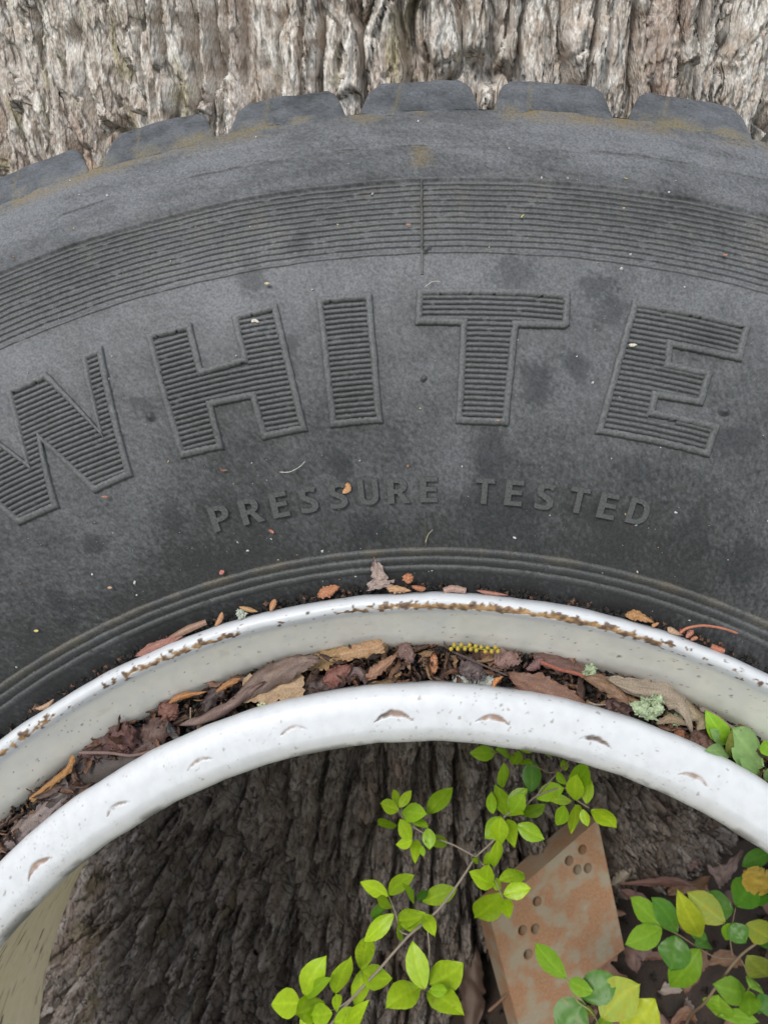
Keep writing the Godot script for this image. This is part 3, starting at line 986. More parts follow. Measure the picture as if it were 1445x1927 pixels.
func build_litter() -> void:
	var items := [
		["dry_leaf", "leaf", [-187, 177, 87, -173, 190, 87, -160, 202, 87, -155, 212, 87], 15.4, 1.30, Color(.17, .13, .12), Color(.25, .20, .19), 0, "long grey-brown leaf folded along its midrib at the left end of the rim gutter", 0.30],
		["dry_leaf", "leaf", [-161, 196, 87, -145, 209, 87, -129, 219, 87, -114, 225, 87], 27.3, 0.50, Color(.045, .034, .032), Color(.065, .048, .045), 2, "broad blackish-brown leaf lying flat low in the left of the rim gutter", 0.00],
		["dry_leaf", "leaf", [-169, 202, 90, -159, 210, 90, -153, 215, 90, -151, 220, 90], 5.0, 1.60, Color(.38, .20, .07), Color(.28, .13, .04), 2, "narrow orange-tan curl standing up beside the blackish leaf in the left gutter", 0.40],
		["dry_leaf", "leaf", [-131, 221, 91, -130, 226, 91, -127, 234, 91], 15.8, 1.00, Color(.12, .05, .04), Color(.085, .04, .035), 1, "rounded maroon leaf with a wrinkled face in the left part of the gutter", 0.00],
		["dry_leaf", "leaf", [-130, 223, 87, -120, 227, 87, -111, 235, 87], 15.4, 0.90, Color(.09, .05, .042), Color(.13, .075, .06), 1, "wet purple-brown leaf between the maroon leaf and the black crumpled one", 0.00],
		["dry_leaf", "leaf", [-111, 234, 90, -108, 230, 90, -105, 226, 90], 7.6, 2.20, Color(.04, .035, .035), Color(.10, .09, .09), 2, "black crumpled leaf scrap with a wet shine in the left gutter", 0.00],
		["dry_leaf", "leaf", [-114, 242, 89, -110, 238, 89, -108, 235, 89], 9.4, 0.60, Color(.20, .08, .05), Color(.14, .06, .05), 1, "small reddish-brown pointed leaf below the orange curl under the flange", 0.00],
		["dry_leaf", "leaf", [-110, 242, 90, -105, 245, 90, -93, 247, 90], 4.7, 1.80, Color(.40, .18, .06), Color(.30, .13, .05), 0, "small orange curled leaf hard against the flange wall left of the big rolled leaf", 0.00],
		["dry_leaf", "leaf", [-89, 247, 93, -83, 251, 93, -78, 253, 93], 4.7, 1.70, Color(.36, .17, .06), Color(.28, .12, .05), 0, "orange arched leaf curl touching the flange above the long rolled leaf", 0.00],
		["dry_leaf", "leaf", [-104, 234, 96, -94, 236, 96, -82, 242, 96, -74, 248, 96, -67, 252, 96], 10.4, 2.30, Color(.17, .11, .09), Color(.13, .08, .07), 0, "rolled grey-brown leaf with a drooping tip left of the torn tan leaf", -0.20],
		["dry_leaf", "leaf", [-81, 245, 95, -69, 253, 95, -54, 260, 95, -44, 261, 95], 16.2, 1.70, Color(.13, .085, .07), Color(.20, .14, .11), 0, "large dark rolled leaf spotted with tan in the upper left of the gutter", 0.20],
		["dry_leaf", "leaf", [-78, 248, 92, -66, 249, 92, -52, 250, 92], 12.9, 0.35, Color(.40, .27, .15), Color(.33, .22, .13), 2, "flat torn tan leaf with a straight broken end beside the clamp ring", 0.00],
		["dry_leaf", "leaf", [-51, 256, 89, -43, 261, 89, -32, 265, 89], 8.3, 0.80, Color(.33, .21, .09), Color(.27, .16, .07), 0, "olive-tan leaf strip pressed against the flange below its rusty edge", 0.00],
		["dry_leaf", "leaf", [-36, 263, 97, -27, 265, 97, -18, 267, 97], 7.5, 1.00, Color(.38, .23, .12), Color(.32, .18, .09), 2, "light tan leaf flap with a ragged edge sticking up at the gutter top", 0.00],
		["dry_leaf", "leaf", [-26, 252, 93, -20, 257, 93, -12, 263, 93], 5.8, 1.20, Color(.33, .17, .09), Color(.22, .12, .08), 0, "striped orange-brown leaf sliver pointing up to the right in the gutter", 0.00],
		["dry_leaf", "leaf", [-44, 251, 91, -38, 254, 91, -32, 258, 91], 10.6, 1.20, Color(.22, .085, .06), Color(.15, .06, .05), 0, "crumpled brick-red leaf scrap right of the torn tan leaf", 0.00],
		["dry_leaf", "leaf", [-52, 247, 88, -45, 250, 88, -35, 252, 88], 8.9, 1.30, Color(.13, .09, .08), Color(.08, .055, .05), 2, "grey-purple crumpled leaf below the brick-red scrap", 0.00],
		["dry_leaf", "leaf", [-36, 251, 89, -30, 256, 89, -25, 251, 89], 5.9, 1.50, Color(.13, .09, .09), Color(.17, .11, .10), 2, "small dark folded scrap between the brick-red scrap and the orange sliver", 0.00],
		["dry_leaf", "leaf", [-12, 261, 89, -9, 264, 89, -6, 259, 89], 8.8, 1.20, Color(.20, .12, .10), Color(.15, .09, .08), 1, "curled dull brown leaf scrap left of the striped seed husk", 0.00],
		["seed_husk", "husk", [3, 255, 93, 3, 259, 93, 3, 263, 93], 8.7, 2.40, Color(.42, .19, .09), Color(.30, .12, .06), 1, "oval orange-brown striped seed husk lying on black soil in the gutter", 0.00],
		["dry_leaf", "leaf", [13, 256, 93, 19, 257, 93, 22, 253, 93], 12.2, 1.20, Color(.085, .06, .06), Color(.12, .085, .08), 1, "dark grey-brown rounded leaf on the pale lichen crust", 0.00],
		["dry_leaf", "leaf", [27, 249, 95, 28, 252, 95, 31, 254, 95], 4.1, 2.00, Color(.50, .22, .07), Color(.40, .15, .05), 0, "bright orange leaf curl at the right end of the pale lichen crust", 0.00],
		["dry_leaf", "leaf", [33, 255, 93, 45, 249, 93, 55, 245, 93, 66, 240, 93], 12.2, 0.70, Color(.22, .11, .065), Color(.16, .085, .06), 0, "rust-brown leaf with a hole in it beside the clamp ring right of centre", -0.30],
		["dry_leaf", "leaf", [28, 258, 91, 33, 261, 91, 39, 260, 91], 9.4, 1.00, Color(.24, .13, .11), Color(.19, .12, .10), 1, "pinkish-brown leaf scrap below the end of the yellow catkin", 0.00],
		["dry_leaf", "leaf", [22, 262, 88, 27, 261, 88, 33, 261, 88], 5.9, 0.70, Color(.25, .12, .06), Color(.18, .08, .05), 2, "brown leaf strip tucked under the yellow catkin", 0.00],
		["dry_leaf", "leaf", [41, 256, 90, 45, 258, 90, 48, 261, 90], 5.3, 1.50, Color(.20, .10, .09), Color(.15, .08, .08), 1, "small purple-brown scrap at the upper end of the long red stalk", 0.00],
		["dry_leaf", "leaf", [63, 254, 97, 71, 251, 97, 77, 247, 97, 81, 243, 97], 8.6, 1.40, Color(.24, .14, .08), Color(.19, .11, .07), 0, "olive-brown folded leaf hanging from the long red stalk", -0.30],
		["dry_leaf", "leaf", [71, 254, 101, 83, 250, 101, 95, 247, 101, 101, 242, 101, 104, 232, 101], 10.2, 1.20, Color(.31, .25, .18), Color(.25, .19, .14), 0, "long pale grey-brown leaf arching to a drooping tip right of the green lichen", -0.30],
		["dry_leaf", "leaf", [99, 247, 91, 107, 241, 91, 111, 236, 91, 109, 232, 91], 11.7, 1.50, Color(.33, .26, .17), Color(.26, .20, .13), 0, "pale tan curled leaf behind the drooping leaf tip at the right of the gutter", 0.40],
		["dry_leaf", "leaf", [92, 235, 93, 99, 237, 93, 106, 234, 93], 4.1, 1.00, Color(.32, .24, .15), Color(.24, .17, .11), 0, "thin tan leaf edge under the drooping leaf right of the green lichen", 0.00],
		["dry_leaf", "leaf", [102, 233, 87, 104, 230, 87, 105, 228, 87], 6.5, 1.20, Color(.30, .12, .06), Color(.22, .09, .05), 0, "small orange-brown leaf in the shade left of the green seedling", 0.00],
		["dry_leaf", "leaf", [75, 244, 87, 79, 241, 87, 81, 237, 87], 13.1, 0.40, Color(.16, .09, .08), Color(.12, .07, .065), 2, "dark brown flat leaf piece left of the green lichen", 0.00],
		["dry_leaf", "leaf", [44, 262, 87, 57, 258, 87, 70, 254, 87], 7.7, 0.60, Color(.11, .055, .045), Color(.15, .08, .06), 0, "dark red-brown leaf strip along the flange wall above the long red stalk", 0.00],
		["dry_leaf", "leaf", [107, 228, 87, 112, 227, 87, 116, 223, 87], 10.1, 0.60, Color(.14, .07, .06), Color(.18, .10, .08), 1, "dark brown leaf lying flat just left of the green seedling", 0.00],
		["dry_leaf", "leaf", [-149, 219, 87, -139, 226, 87, -134, 229, 87], 11.9, 0.70, Color(.07, .035, .035), Color(.10, .05, .045), 0, "dark purple leaf half hidden behind the maroon leaf in the left gutter", 0.00],
		["dry_leaf", "leaf", [-96, 237, 87, -92, 245, 87, -87, 247, 87], 8.9, 1.40, Color(.05, .035, .035), Color(.08, .055, .05), 2, "blackish crumpled leaf between the orange curls and the rolled leaf", 0.00],
		["dry_leaf", "leaf", [-18, 290, 106, -19, 295, 106, -21, 303, 106], 11.2, 0.50, Color(.38, .29, .25), Color(.30, .22, .19), 3, "pale grey triangular leaf scrap standing on the flange at top centre", -0.20],
		["dry_leaf", "leaf", [-44, 287, 106, -40, 289, 106, -35, 291, 106], 5.2, 0.90, Color(.42, .19, .08), Color(.36, .13, .07), 0, "orange winged seed with a pink foot on the flange left of the triangular scrap", 0.00],
		["dry_leaf", "leaf", [-16, 290, 107, -12, 290, 107, -6, 289, 107], 4.3, 1.40, Color(.50, .30, .16), Color(.40, .22, .11), 0, "pale orange cupped scale right at the foot of the triangular scrap", 0.00],
		["dry_leaf", "leaf", [-7, 292, 108, -7, 294, 108, -7, 296, 108], 4.7, 0.70, Color(.46, .22, .09), Color(.38, .12, .07), 1, "orange heart-shaped bud scale standing up right of the triangular scrap", 0.00],
		["dry_leaf", "leaf", [-6, 291, 107, -2, 290, 107, 0, 290, 107], 3.0, 1.20, Color(.36, .15, .07), Color(.28, .11, .06), 0, "small brown shell-like scale under the heart-shaped bud scale", 0.00],
		["dry_leaf", "leaf", [7, 289, 106, 11, 290, 106, 16, 289, 106], 3.4, 1.00, Color(.36, .24, .19), Color(.30, .18, .15), 2, "pinkish-grey crumbled scrap on the flange right of top centre", 0.00],
		["dry_leaf", "leaf", [20, 289, 105, 26, 288, 105, 33, 287, 105], 1.9, 1.00, Color(.34, .15, .10), Color(.26, .11, .08), 0, "thin red-brown strip lying along the flange right of the pinkish scrap", 0.00],
		["dry_leaf", "leaf", [-119, 263, 106, -109, 268, 106, -99, 271, 106], 4.3, 0.80, Color(.26, .11, .09), Color(.32, .15, .11), 0, "long reddish-brown leaf lying along the outside of the flange at left", 0.00],
		["dry_leaf", "leaf", [-105, 270, 105, -98, 274, 105, -90, 277, 105], 3.9, 1.20, Color(.30, .19, .13), Color(.24, .13, .09), 2, "rolled brown bark-like scrap at the upper end of the long reddish leaf", 0.00],
		["dry_leaf", "leaf", [-86, 275, 106, -84, 278, 106, -83, 281, 106], 3.0, 1.30, Color(.45, .24, .12), Color(.36, .17, .09), 1, "small upright orange-brown scale left of the white flake outside the flange", 0.00],
		["dry_leaf", "leaf", [-76, 283, 107, -72, 282, 107, -68, 281, 107], 2.6, 1.20, Color(.42, .25, .11), Color(.34, .19, .09), 0, "tan peg-shaped scrap above the white flake outside the flange", 0.00],
		["dry_leaf", "leaf", [-63, 281, 107, -62, 284, 107, -61, 286, 107], 3.0, 1.00, Color(.44, .22, .10), Color(.36, .17, .08), 1, "small tan pointed scale on the flange left of the orange winged seed", 0.00],
		["dry_leaf", "leaf", [-160, 242, 106, -156, 243, 106, -152, 246, 106], 3.0, 1.40, Color(.42, .29, .19), Color(.34, .21, .13), 0, "tan scrap with a curled end on the flange at far left", 0.00],
		["dry_leaf", "leaf", [78, 279, 107, 83, 279, 107, 89, 276, 107], 4.7, 1.00, Color(.40, .22, .08), Color(.33, .16, .07), 0, "tan-orange leaf folded over the flange right of centre", 0.00],
		["dry_leaf", "leaf", [88, 275, 107, 89, 275, 107, 91, 276, 107], 1.9, 1.20, Color(.46, .22, .09), Color(.38, .17, .08), 1, "tiny orange hook of leaf beside the tan-orange folded leaf", 0.00],
		["dry_leaf", "leaf", [94, 274, 107, 96, 273, 107, 100, 271, 107], 3.0, 1.00, Color(.46, .32, .20), Color(.40, .25, .16), 0, "pale tan scrap at the foot of the curved red stalk", 0.00],
		["dry_leaf", "leaf", [98, 273, 109, 99, 273, 109, 100, 272, 109], 2.1, 1.20, Color(.22, .02, .02), Color(.26, .04, .03), 1, "tiny dark red berry skin beside the pale tan scrap", 0.00],
		["dry_leaf", "leaf", [101, 270, 107, 103, 272, 107, 104, 273, 107], 3.0, 1.30, Color(.46, .20, .13), Color(.38, .15, .10), 1, "pink-brown cupped scale right of the dark red berry skin", 0.00],
		["dry_leaf", "leaf", [103, 269, 106, 105, 270, 106, 106, 270, 106], 2.2, 1.30, Color(.44, .20, .11), Color(.34, .14, .08), 1, "small pink-brown scale lowest of the cluster right of the curved stalk", 0.00],
		["dry_leaf", "leaf", [111, 267, 106, 113, 266, 106, 116, 265, 106], 2.8, 1.00, Color(.42, .15, .09), Color(.34, .12, .07), 2, "short orange-red scrap on the flange at far right", 0.00],
		["bud_scale", "plant scrap", [-125, 326, 129, -123, 326, 129, -122, 326, 128], 1.4, 1.00, Color(.40, .20, .12), Color(.20, .09, .07), 0, "small forked brown bud scale under the foot of the letter W", 0.00],
		["bud_scale", "plant scrap", [-32, 327, 121, -30, 329, 122, -30, 331, 123], 3.1, 0.70, Color(.60, .33, .16), Color(.50, .26, .12), 0, "pale orange flake stuck on the second S of PRESSURE", 0.00],
		["bud_scale", "plant scrap", [-83, 296, 111, -82, 297, 111, -81, 297, 111], 2.3, 0.80, Color(.44, .17, .14), Color(.36, .12, .10), 1, "small pink flake on the lower sidewall left of centre", 0.00],
		["bud_scale", "plant scrap", [-62, 313, 117, -61, 313, 116, -60, 312, 116], 1.4, 0.80, Color(.46, .20, .14), Color(.38, .16, .11), 1, "tiny pink flake below the first E of PRESSURE", 0.00],
		["bud_scale", "plant scrap", [-79, 337, 128, -78, 336, 127, -76, 336, 127], 1.2, 1.00, Color(.22, .11, .08), Color(.16, .08, .06), 0, "tiny brown curled bit below the letter H", 0.00],
		["bud_scale", "plant scrap", [-127, 291, 116, -126, 291, 116, -125, 291, 116], 1.2, 0.80, Color(.45, .30, .20), Color(.38, .24, .15), 1, "tiny tan speck on the lower left of the sidewall", 0.00],
		["bud_scale", "plant scrap", [-157, 274, 115, -156, 274, 115, -155, 274, 115], 1.2, 0.80, Color(.60, .52, .18), Color(.50, .42, .14), 1, "yellow speck near the left end of the bead ribs", 0.00],
		["bud_scale", "plant scrap", [27, 353, 130, 28, 353, 130, 29, 353, 130], 0.8, 0.80, Color(.52, .28, .16), Color(.44, .22, .12), 1, "orange speck at the foot of the letter T", 0.00],
		["bud_scale", "plant scrap", [-6, 428, 137, -5, 428, 137, -4, 428, 137], 0.8, 0.80, Color(.46, .20, .10), Color(.40, .16, .08), 1, "orange speck on the ribbed band above the letter T", 0.00],
		["bud_scale", "plant scrap", [38, 429, 137, 38, 430, 136, 39, 431, 136], 0.6, 0.80, Color(.60, .50, .16), Color(.52, .42, .13), 0, "yellow splinter on the ribbed band right of the seam", 0.00],
		["bud_scale", "plant scrap", [111, 412, 137, 112, 412, 137, 113, 412, 137], 0.8, 0.80, Color(.46, .20, .12), Color(.40, .16, .10), 1, "orange speck on the ribbed band at far right", 0.00],
		["bud_scale", "plant scrap", [-65, 391, 137, -64, 392, 137, -62, 391, 137], 1.6, 0.80, Color(.62, .58, .48), Color(.5, .45, .36), 1, "pale cream flake on the top edge of the letter H", 0.00],
		["bud_scale", "plant scrap", [76, 379, 136, 77, 379, 136, 79, 379, 136], 1.6, 0.80, Color(.62, .58, .48), Color(.55, .5, .4), 1, "pale cream flake on the ribs of the letter E", 0.00],
		["bud_scale", "plant scrap", [-60, 406, 138, -59, 406, 138, -58, 406, 138], 1.2, 0.80, Color(.58, .50, .30), Color(.5, .43, .25), 1, "cream flake below the ribbed band above the letter I", 0.00],
	]
	var k := 0
	for it in items:
		var p := points(it[2])
		var face := Vector3(0.1, 0.25 + it[9], 1.0).normalized()
		var small: bool = it[3] < 4.0
		var m := blade(p, face, it[3] * 0.001, it[4], it[7], it[5], it[6], 10 if small else 22, 5 if small else 11, k, 0.35 if not small else 0.1, 0.0 if small else 0.6)
		tag(obj(it[0], m, dead_leaf, null, tyre_at * Transform3D(Basis(), p[0])), it[8], it[1])
		k += 1
	items = [
		["leaf_stalk", "twig", [-147, 222, 93, -144, 222, 93, -134, 222, 93, -124, 221, 93, -115, 223, 93], 1.30, Color(.22, .14, .12), "straight brown leaf stalk crossing the maroon leaf in the left gutter"],
		["leaf_stalk", "twig", [10, 264, 93, 17, 261, 93, 26, 257, 93, 33, 254, 93], 0.90, Color(.10, .07, .06), "dark thin stalk slanting down under the yellow catkin"],
		["leaf_stalk", "twig", [46, 260, 95, 53, 257, 95, 61, 255, 95, 65, 253, 95], 1.50, Color(.32, .10, .065), "long straight red stalk joined to the olive-brown folded leaf"],
		["leaf_stalk", "twig", [97, 272, 112, 100, 274, 112, 106, 275, 112, 113, 274, 112, 119, 272, 112], 1.00, Color(.50, .19, .11), "curved orange-red stalk rising from the flange over the bead ribs"],
		["leaf_stalk", "twig", [66, 243, 90, 69, 242, 90, 73, 242, 90], 0.80, Color(.36, .27, .20), "short pale stalk between the rust-brown leaf and the green lichen"],
		["twig", "twig", [110, 241, 92, 116, 238, 92, 121, 234, 92, 126, 232, 92], 1.80, Color(.26, .19, .17), "grey-brown twig along the flange wall above the green seedling"],
		["leaf_stalk", "twig", [56, 244, 88, 62, 245, 88, 64, 243, 88, 67, 240, 88], 0.70, Color(.2, .13, .1), "thin brown stalk curving round the end of the rust-brown leaf"],
		["leaf_stalk", "twig", [-99, 241, 94, -99, 238, 94, -99, 235, 94], 0.60, Color(.32, .22, .14), "short upright tan stalk in front of the blackish crumpled leaf"],
		["twig", "twig", [-26, 247, 88, -10, 248, 88, 6, 249, 88], 0.90, Color(.09, .06, .05), "dark twig lying along the top of the clamp ring"],
		["plant_hair", "hair", [-56, 335, 126, -52, 335, 126, -48, 337, 126, -46, 339, 126], 0.28, Color(.62, .6, .55), "fine curved white hair on the sidewall below the letter H"],
		["plant_hair", "hair", [1, 403, 137, 4, 405, 137, 7, 405, 137], 0.25, Color(.6, .57, .48), "fine pale hair above the left arm of the letter T"],
		["plant_hair", "hair", [0, 308, 111, 1, 311, 112, 3, 313, 114], 0.25, Color(.6, .52, .34), "fine straw-coloured hair beside the lower mould seam"],
	]
	for it in items:
		var p := points(it[2])
		var q := spline(p, 26)
		for i in q.size():
			q[i] -= p[0]
		var d: float = it[3] * 0.0005
		tag(obj(it[0], tube(q, d * 1.15, d * 0.85, it[4], it[4] * 0.75), wood, null, tyre_at * Transform3D(Basis(), p[0])), it[5], it[1])
	# catkin
	var cp := points([10, 266, 97, 17, 266, 97, 23, 265, 97, 30, 265, 97])
	var cat := base("catkin", tyre_at * Transform3D(Basis(), cp[0]), "yellow beaded catkin lying along the flange wall at the top of the gutter", "catkin")
	var q2 := spline(cp, 24)
	for i in q2.size():
		q2[i] -= cp[0]
	obj("stalk", tube(q2, 0.0004, 0.0003, Color(0.42, 0.42, 0.06), Color(0.36, 0.38, 0.05), 6), green_leaf, cat)
	for i in 15:
		var at := q2[clampi(int(i * 1.62), 0, 23)] + Vector3(rng.randf_range(-0.0003, 0.0003), (0.0008 if i % 2 else -0.0008), 0.0006)
		obj("bud", pebble(0.00088, Color(0.50, 0.38, 0.05), Color(0.40, 0.27, 0.03), i, 0.15), wood, cat, Transform3D(Basis(), at))
	# lichens: thin frilled plates
	items = [
		["lichen", [88, 243, 100], 6.4, Color(.42, .50, .32), "large pale green lichen flake beside the clamp ring at right"],
		["lichen", [66, 255, 92], 3.8, Color(.40, .48, .31), "small pale green lichen flake against the flange wall"],
		["lichen", [100, 236, 88], 4.1, Color(.36, .44, .27), "little grey-green lichen flake under the drooping leaf"],
		["lichen", [19, 249, 84], 10.6, Color(.52, .52, .50), "flat whitish lichen crust on the soil at the gutter top"],
		["lichen", [-75, 280, 106], 2.4, Color(.55, .58, .50), "tiny whitish flake outside the flange left of top centre"],
		["lichen", [-69, 242, 92], 1.8, Color(.62, .66, .42), "tiny cream-green chip beside the torn tan leaf"],
	]
	k = 0
	for it in items:
		var p := points(it[1])
		tag(obj(it[0], frill(it[2] * 0.001, it[3], k), wood, null, tyre_at * Transform3D(Basis(Vector3(0, 0, 1), k * 1.3), p[0] + Vector3(0, 0, 0.001))), it[4], "lichen")
		k += 1


func frill(r: float, col: Color, s: int) -> ArrayMesh:
	# a rosette of crinkled, overlapping lobes
	var st := SurfaceTool.new()
	var flat := s == 3
	for i in (9 if flat else 8):
		var a := i * 2.4 + s
		var long := r * (0.55 + 0.45 * absf(n_line.get_noise_2d(i * 0.07 + s, 1.0)) * 2.0)
		var d := Vector3(cos(a), sin(a) * 0.8, 0)
		var o := d * r * 0.12
		var up := 0.05 if flat else 0.32
		var pts := PackedVector3Array([o, o + d * long * 0.35 + Vector3(0, 0, r * up * (0.6 + 0.5 * sin(i * 1.7))), o + d * long * 0.75 + Vector3(0, 0, r * up * cos(i * 2.1)), o + d * long])
		var m := blade(pts, Vector3(0.1 * sin(i), 0.3, 1).normalized(), r * (0.85 + 0.3 * sin(i * 3.3)), 0.9, 2 if i % 3 else 1, col, Color(col.r * 0.72, col.g * 0.75, col.b * 0.68), 14, 9, s * 11 + i, 0.5, 0.0)
		st.append_from(m, 0, Transform3D(Basis(), o))
	return st.commit()


func pebble(r: float, col: Color, col2: Color, s: int, rough := 0.35) -> ArrayMesh:
	var v := PackedVector3Array()
	var c := PackedColorArray()
	for i in 10:
		var a := TAU * i / 10.0
		for j in 7:
			var e := PI * j / 6.0
			var d := Vector3(cos(a) * sin(e), cos(e), sin(a) * sin(e))
			v.append(d * r * (1.0 + rough * n_line.get_noise_3d(d.x * 0.05 + s, d.y * 0.05, d.z * 0.05) * 1.8))
			c.append(col.lerp(col2, clampf(0.5 + n_line.get_noise_3d(d.x * 0.08 - s, d.y * 0.08, d.z * 0.08) * 1.5, 0, 1)))
	return grid(v, c, 10, 7, true, false)


func build_gutter_soil() -> void:
	var p := PackedVector3Array()
	var c := PackedColorArray()
	var n := nz(91, 260.0, 3)
	var nu := 520
	for i in nu:
		var th := deg_to_rad(-78.0 + 156.0 * i / (nu - 1))
		for j in 16:
			var r := lerpf(0.2485, 0.2668, j / 15.0)
			var x := r * sin(th)
			var y := r * cos(th)
			var z := 0.0790 + n.get_noise_2d(x, y) * 0.004 + n_mid.get_noise_2d(x, y) * 0.003 - 0.004 * smoothstep(0.6, 1.2, absf(th))
			p.append(Vector3(x, y, z))
			c.append(Color(0.022, 0.018, 0.016).lerp(Color(0.055, 0.038, 0.03), clampf(0.4 + n.get_noise_2d(x + 1.0, y), 0, 1)))
	var bed := obj("soil", grid(p, c, nu, 16), soil_mat, null, tyre_at)
	bed.set_meta("kind", "stuff")
	tag(bed, "black crumbly leaf mould filling the gutter between flange and clamp ring", "soil")
	var crumbs := scatter("leaf_crumb", pebble(0.0011, Color.WHITE, Color(0.6, 0.6, 0.6), 3, 0.8), 2600, func() -> Array:
		var th := deg_to_rad(rng.randf_range(-74, 74))
		var r := rng.randf_range(0.2500, 0.2662)
		var b := rng.randf()
		var col := Color(0.03, 0.024, 0.02) if b < 0.72 else (Color(0.14, 0.07, 0.045) if b < 0.9 else Color(0.24, 0.15, 0.09))
		return [tyre_at * Vector3(r * sin(th), r * cos(th), 0.0815 + rng.randf_range(-0.001, 0.002)), rng.randf_range(0.35, 1.2), col])
	tag(crumbs, "dark crumbs of leaf and soil strewn over the gutter bed", "leaf litter")
	var flake := blade(PackedVector3Array([Vector3.ZERO, Vector3(0.002, 0.0004, 0.0), Vector3(0.004, 0.0, 0.0), Vector3(0.006, 0.0008, 0.0)]), Vector3(0, 0.2, 1), 0.0034, 1.1, 0, Color.WHITE, Color(0.6, 0.55, 0.5), 9, 5, 77, 0.5, 0.4)
	var flakes := scatter("leaf_fragment", flake, 800, func() -> Array:
		var th := deg_to_rad(rng.randf_range(-74, 74))
		var r := rng.randf_range(0.2512, 0.2655)
		var b := rng.randf()
		var col := Color(0.10, 0.06, 0.045) if b < 0.5 else (Color(0.19, 0.10, 0.06) if b < 0.85 else Color(0.32, 0.20, 0.11))
		return [tyre_at * Vector3(r * sin(th), r * cos(th), 0.084 + rng.randf_range(-0.001, 0.003)), rng.randf_range(0.6, 2.0), col], dead_leaf)
	tag(flakes, "small broken leaf fragments mixed into the gutter bed", "leaf litter")
	var lip := scatter("bark_crumb", pebble(0.0009, Color.WHITE, Color(0.6, 0.6, 0.6), 4, 0.8), 900, func() -> Array:
		var th := deg_to_rad(rng.randfn(-2.0, 28.0))
		var r := rng.randf_range(0.2880, 0.2915)
		var col := Color(0.03, 0.026, 0.023) if rng.randf() < 0.8 else Color(0.20, 0.11, 0.07)
		return [tyre_at * Vector3(r * sin(th), r * cos(th), 0.0985 + rng.randf_range(-0.002, 0.003)), rng.randf_range(0.4, 1.3), col])
	tag(lip, "dark crumbs caught in the crack between the tyre bead and the flange", "leaf litter")


func scatter(called: String, mesh: Mesh, count: int, give: Callable, m: Material = null) -> MultiMeshInstance3D:
	var mm := MultiMesh.new()
	mm.transform_format = MultiMesh.TRANSFORM_3D
	mm.use_colors = true
	mm.mesh = mesh
	mm.instance_count = count
	for i in count:
		var g: Array = give.call()
		var s: float = g[1]
		mm.set_instance_transform(i, Transform3D(Basis.from_euler(Vector3(rng.randf() * TAU, rng.randf() * TAU, rng.randf() * TAU)) * Basis.from_scale(Vector3(s * rng.randf_range(0.6, 1.7), s * rng.randf_range(0.4, 0.9), s)), g[0]))
		mm.set_instance_color(i, g[2])
	var mi := MultiMeshInstance3D.new()
	mi.name = called
	mi.multimesh = mm
	mi.material_override = m if m else soil_mat
	mi.set_meta("kind", "stuff")
	put(mi, null, called)
	return mi


func build_dust() -> void:
	var dust := scatter("pale_speck", pebble(0.00030, Color.WHITE, Color(0.8, 0.8, 0.8), 9, 0.6), 1900, func() -> Array:
		var th := deg_to_rad(rng.randf_range(-58, 58))
		var r := rng.randf_range(0.294, 0.4885)
		var s := 0.28 + pow(rng.randf(), 9.0) * 1.5
		var b := rng.randf()
		var col := Color(0.62, 0.62, 0.60) if b < 0.75 else (Color(0.60, 0.52, 0.28) if b < 0.93 else Color(0.40, 0.19, 0.10))
		return [tyre_at * on_wall(th, r, 0.0002), s, col], wood)
	tag(dust, "tiny pale specks of dust and pollen sprinkled over the sidewall", "dust")


const GREENS := [Color(0.47, 0.67, 0.03), Color(0.33, 0.54, 0.028), Color(0.12, 0.30, 0.04), Color(0.28, 0.50, 0.04), Color(0.58, 0.66, 0.05), Color(0.44, 0.58, 0.11), Color(0.33, 0.38, 0.06), Color(0.30, 0.46, 0.17), Color(0.26, 0.16, 0.06)]


func plant(called: String, label: String, category: String, leaves: Array, stems: Array, stem_col: Color) -> Node3D:
	var first := points(stems[0].slice(1))
	var root := base(called, Transform3D(Basis(), first[0]), label, category)
	for s in stems:
		var q := spline(points(s.slice(1)), 30)
		for i in q.size():
			q[i] -= first[0]
		var d: float = s[0] * 0.0005
		obj("stem", tube(q, d * 1.1, d * 0.8, stem_col, stem_col * 0.7, 9), wood, root)
	var eye := tyre_at * Vector3(0.0018, 0.2889, 0.4173)
	var k := 0
	for l in leaves:
		var a := Vector3(l[0], l[1], l[2]) * 0.001
		var b := Vector3(l[3], l[4], l[5]) * 0.001
		var wide: float = l[6] * 0.001
		b = a + (b - a) * 1.12
		var along := (b - a).normalized()
		var face := ((eye - a).normalized() * 0.8 + Vector3(rng.randf_range(-0.35, 0.35), 0.35 + rng.randf_range(-0.2, 0.3), rng.randf_range(-0.1, 0.2))).normalized()
		face = (face - along * face.dot(along)).normalized()
		var long := a.distance_to(b)
		var bend := rng.randf_range(-0.05, 0.12) * long
		var side := along.cross(face) * rng.randf_range(-0.05, 0.05) * long
		var pts := PackedVector3Array([a - a, (b - a) * 0.35 + face * bend + side, (b - a) * 0.7 + face * bend * 0.9 + side, b - a])
		var col: Color = GREENS[l[7]] * rng.randf_range(0.86, 1.12)
		var col2 := Color(col.r * 0.86, col.g * 0.9, col.b * 0.9)
		if l[7] == 5:
			col2 = Color(0.50, 0.50, 0.07)
		if l[7] == 8:
			col2 = Color(0.2, 0.3, 0.06)
		var m := blade(pts, face, wide * rng.randf_range(1.08, 1.30), rng.randf_range(0.25, 0.6), 4, col, col2, 26, 11, k * 3 + leaves.size(), 0.035, 0.8)
		obj("leaf", m, green_leaf, root, Transform3D(Basis(), a - first[0]))
		k += 1
	return root


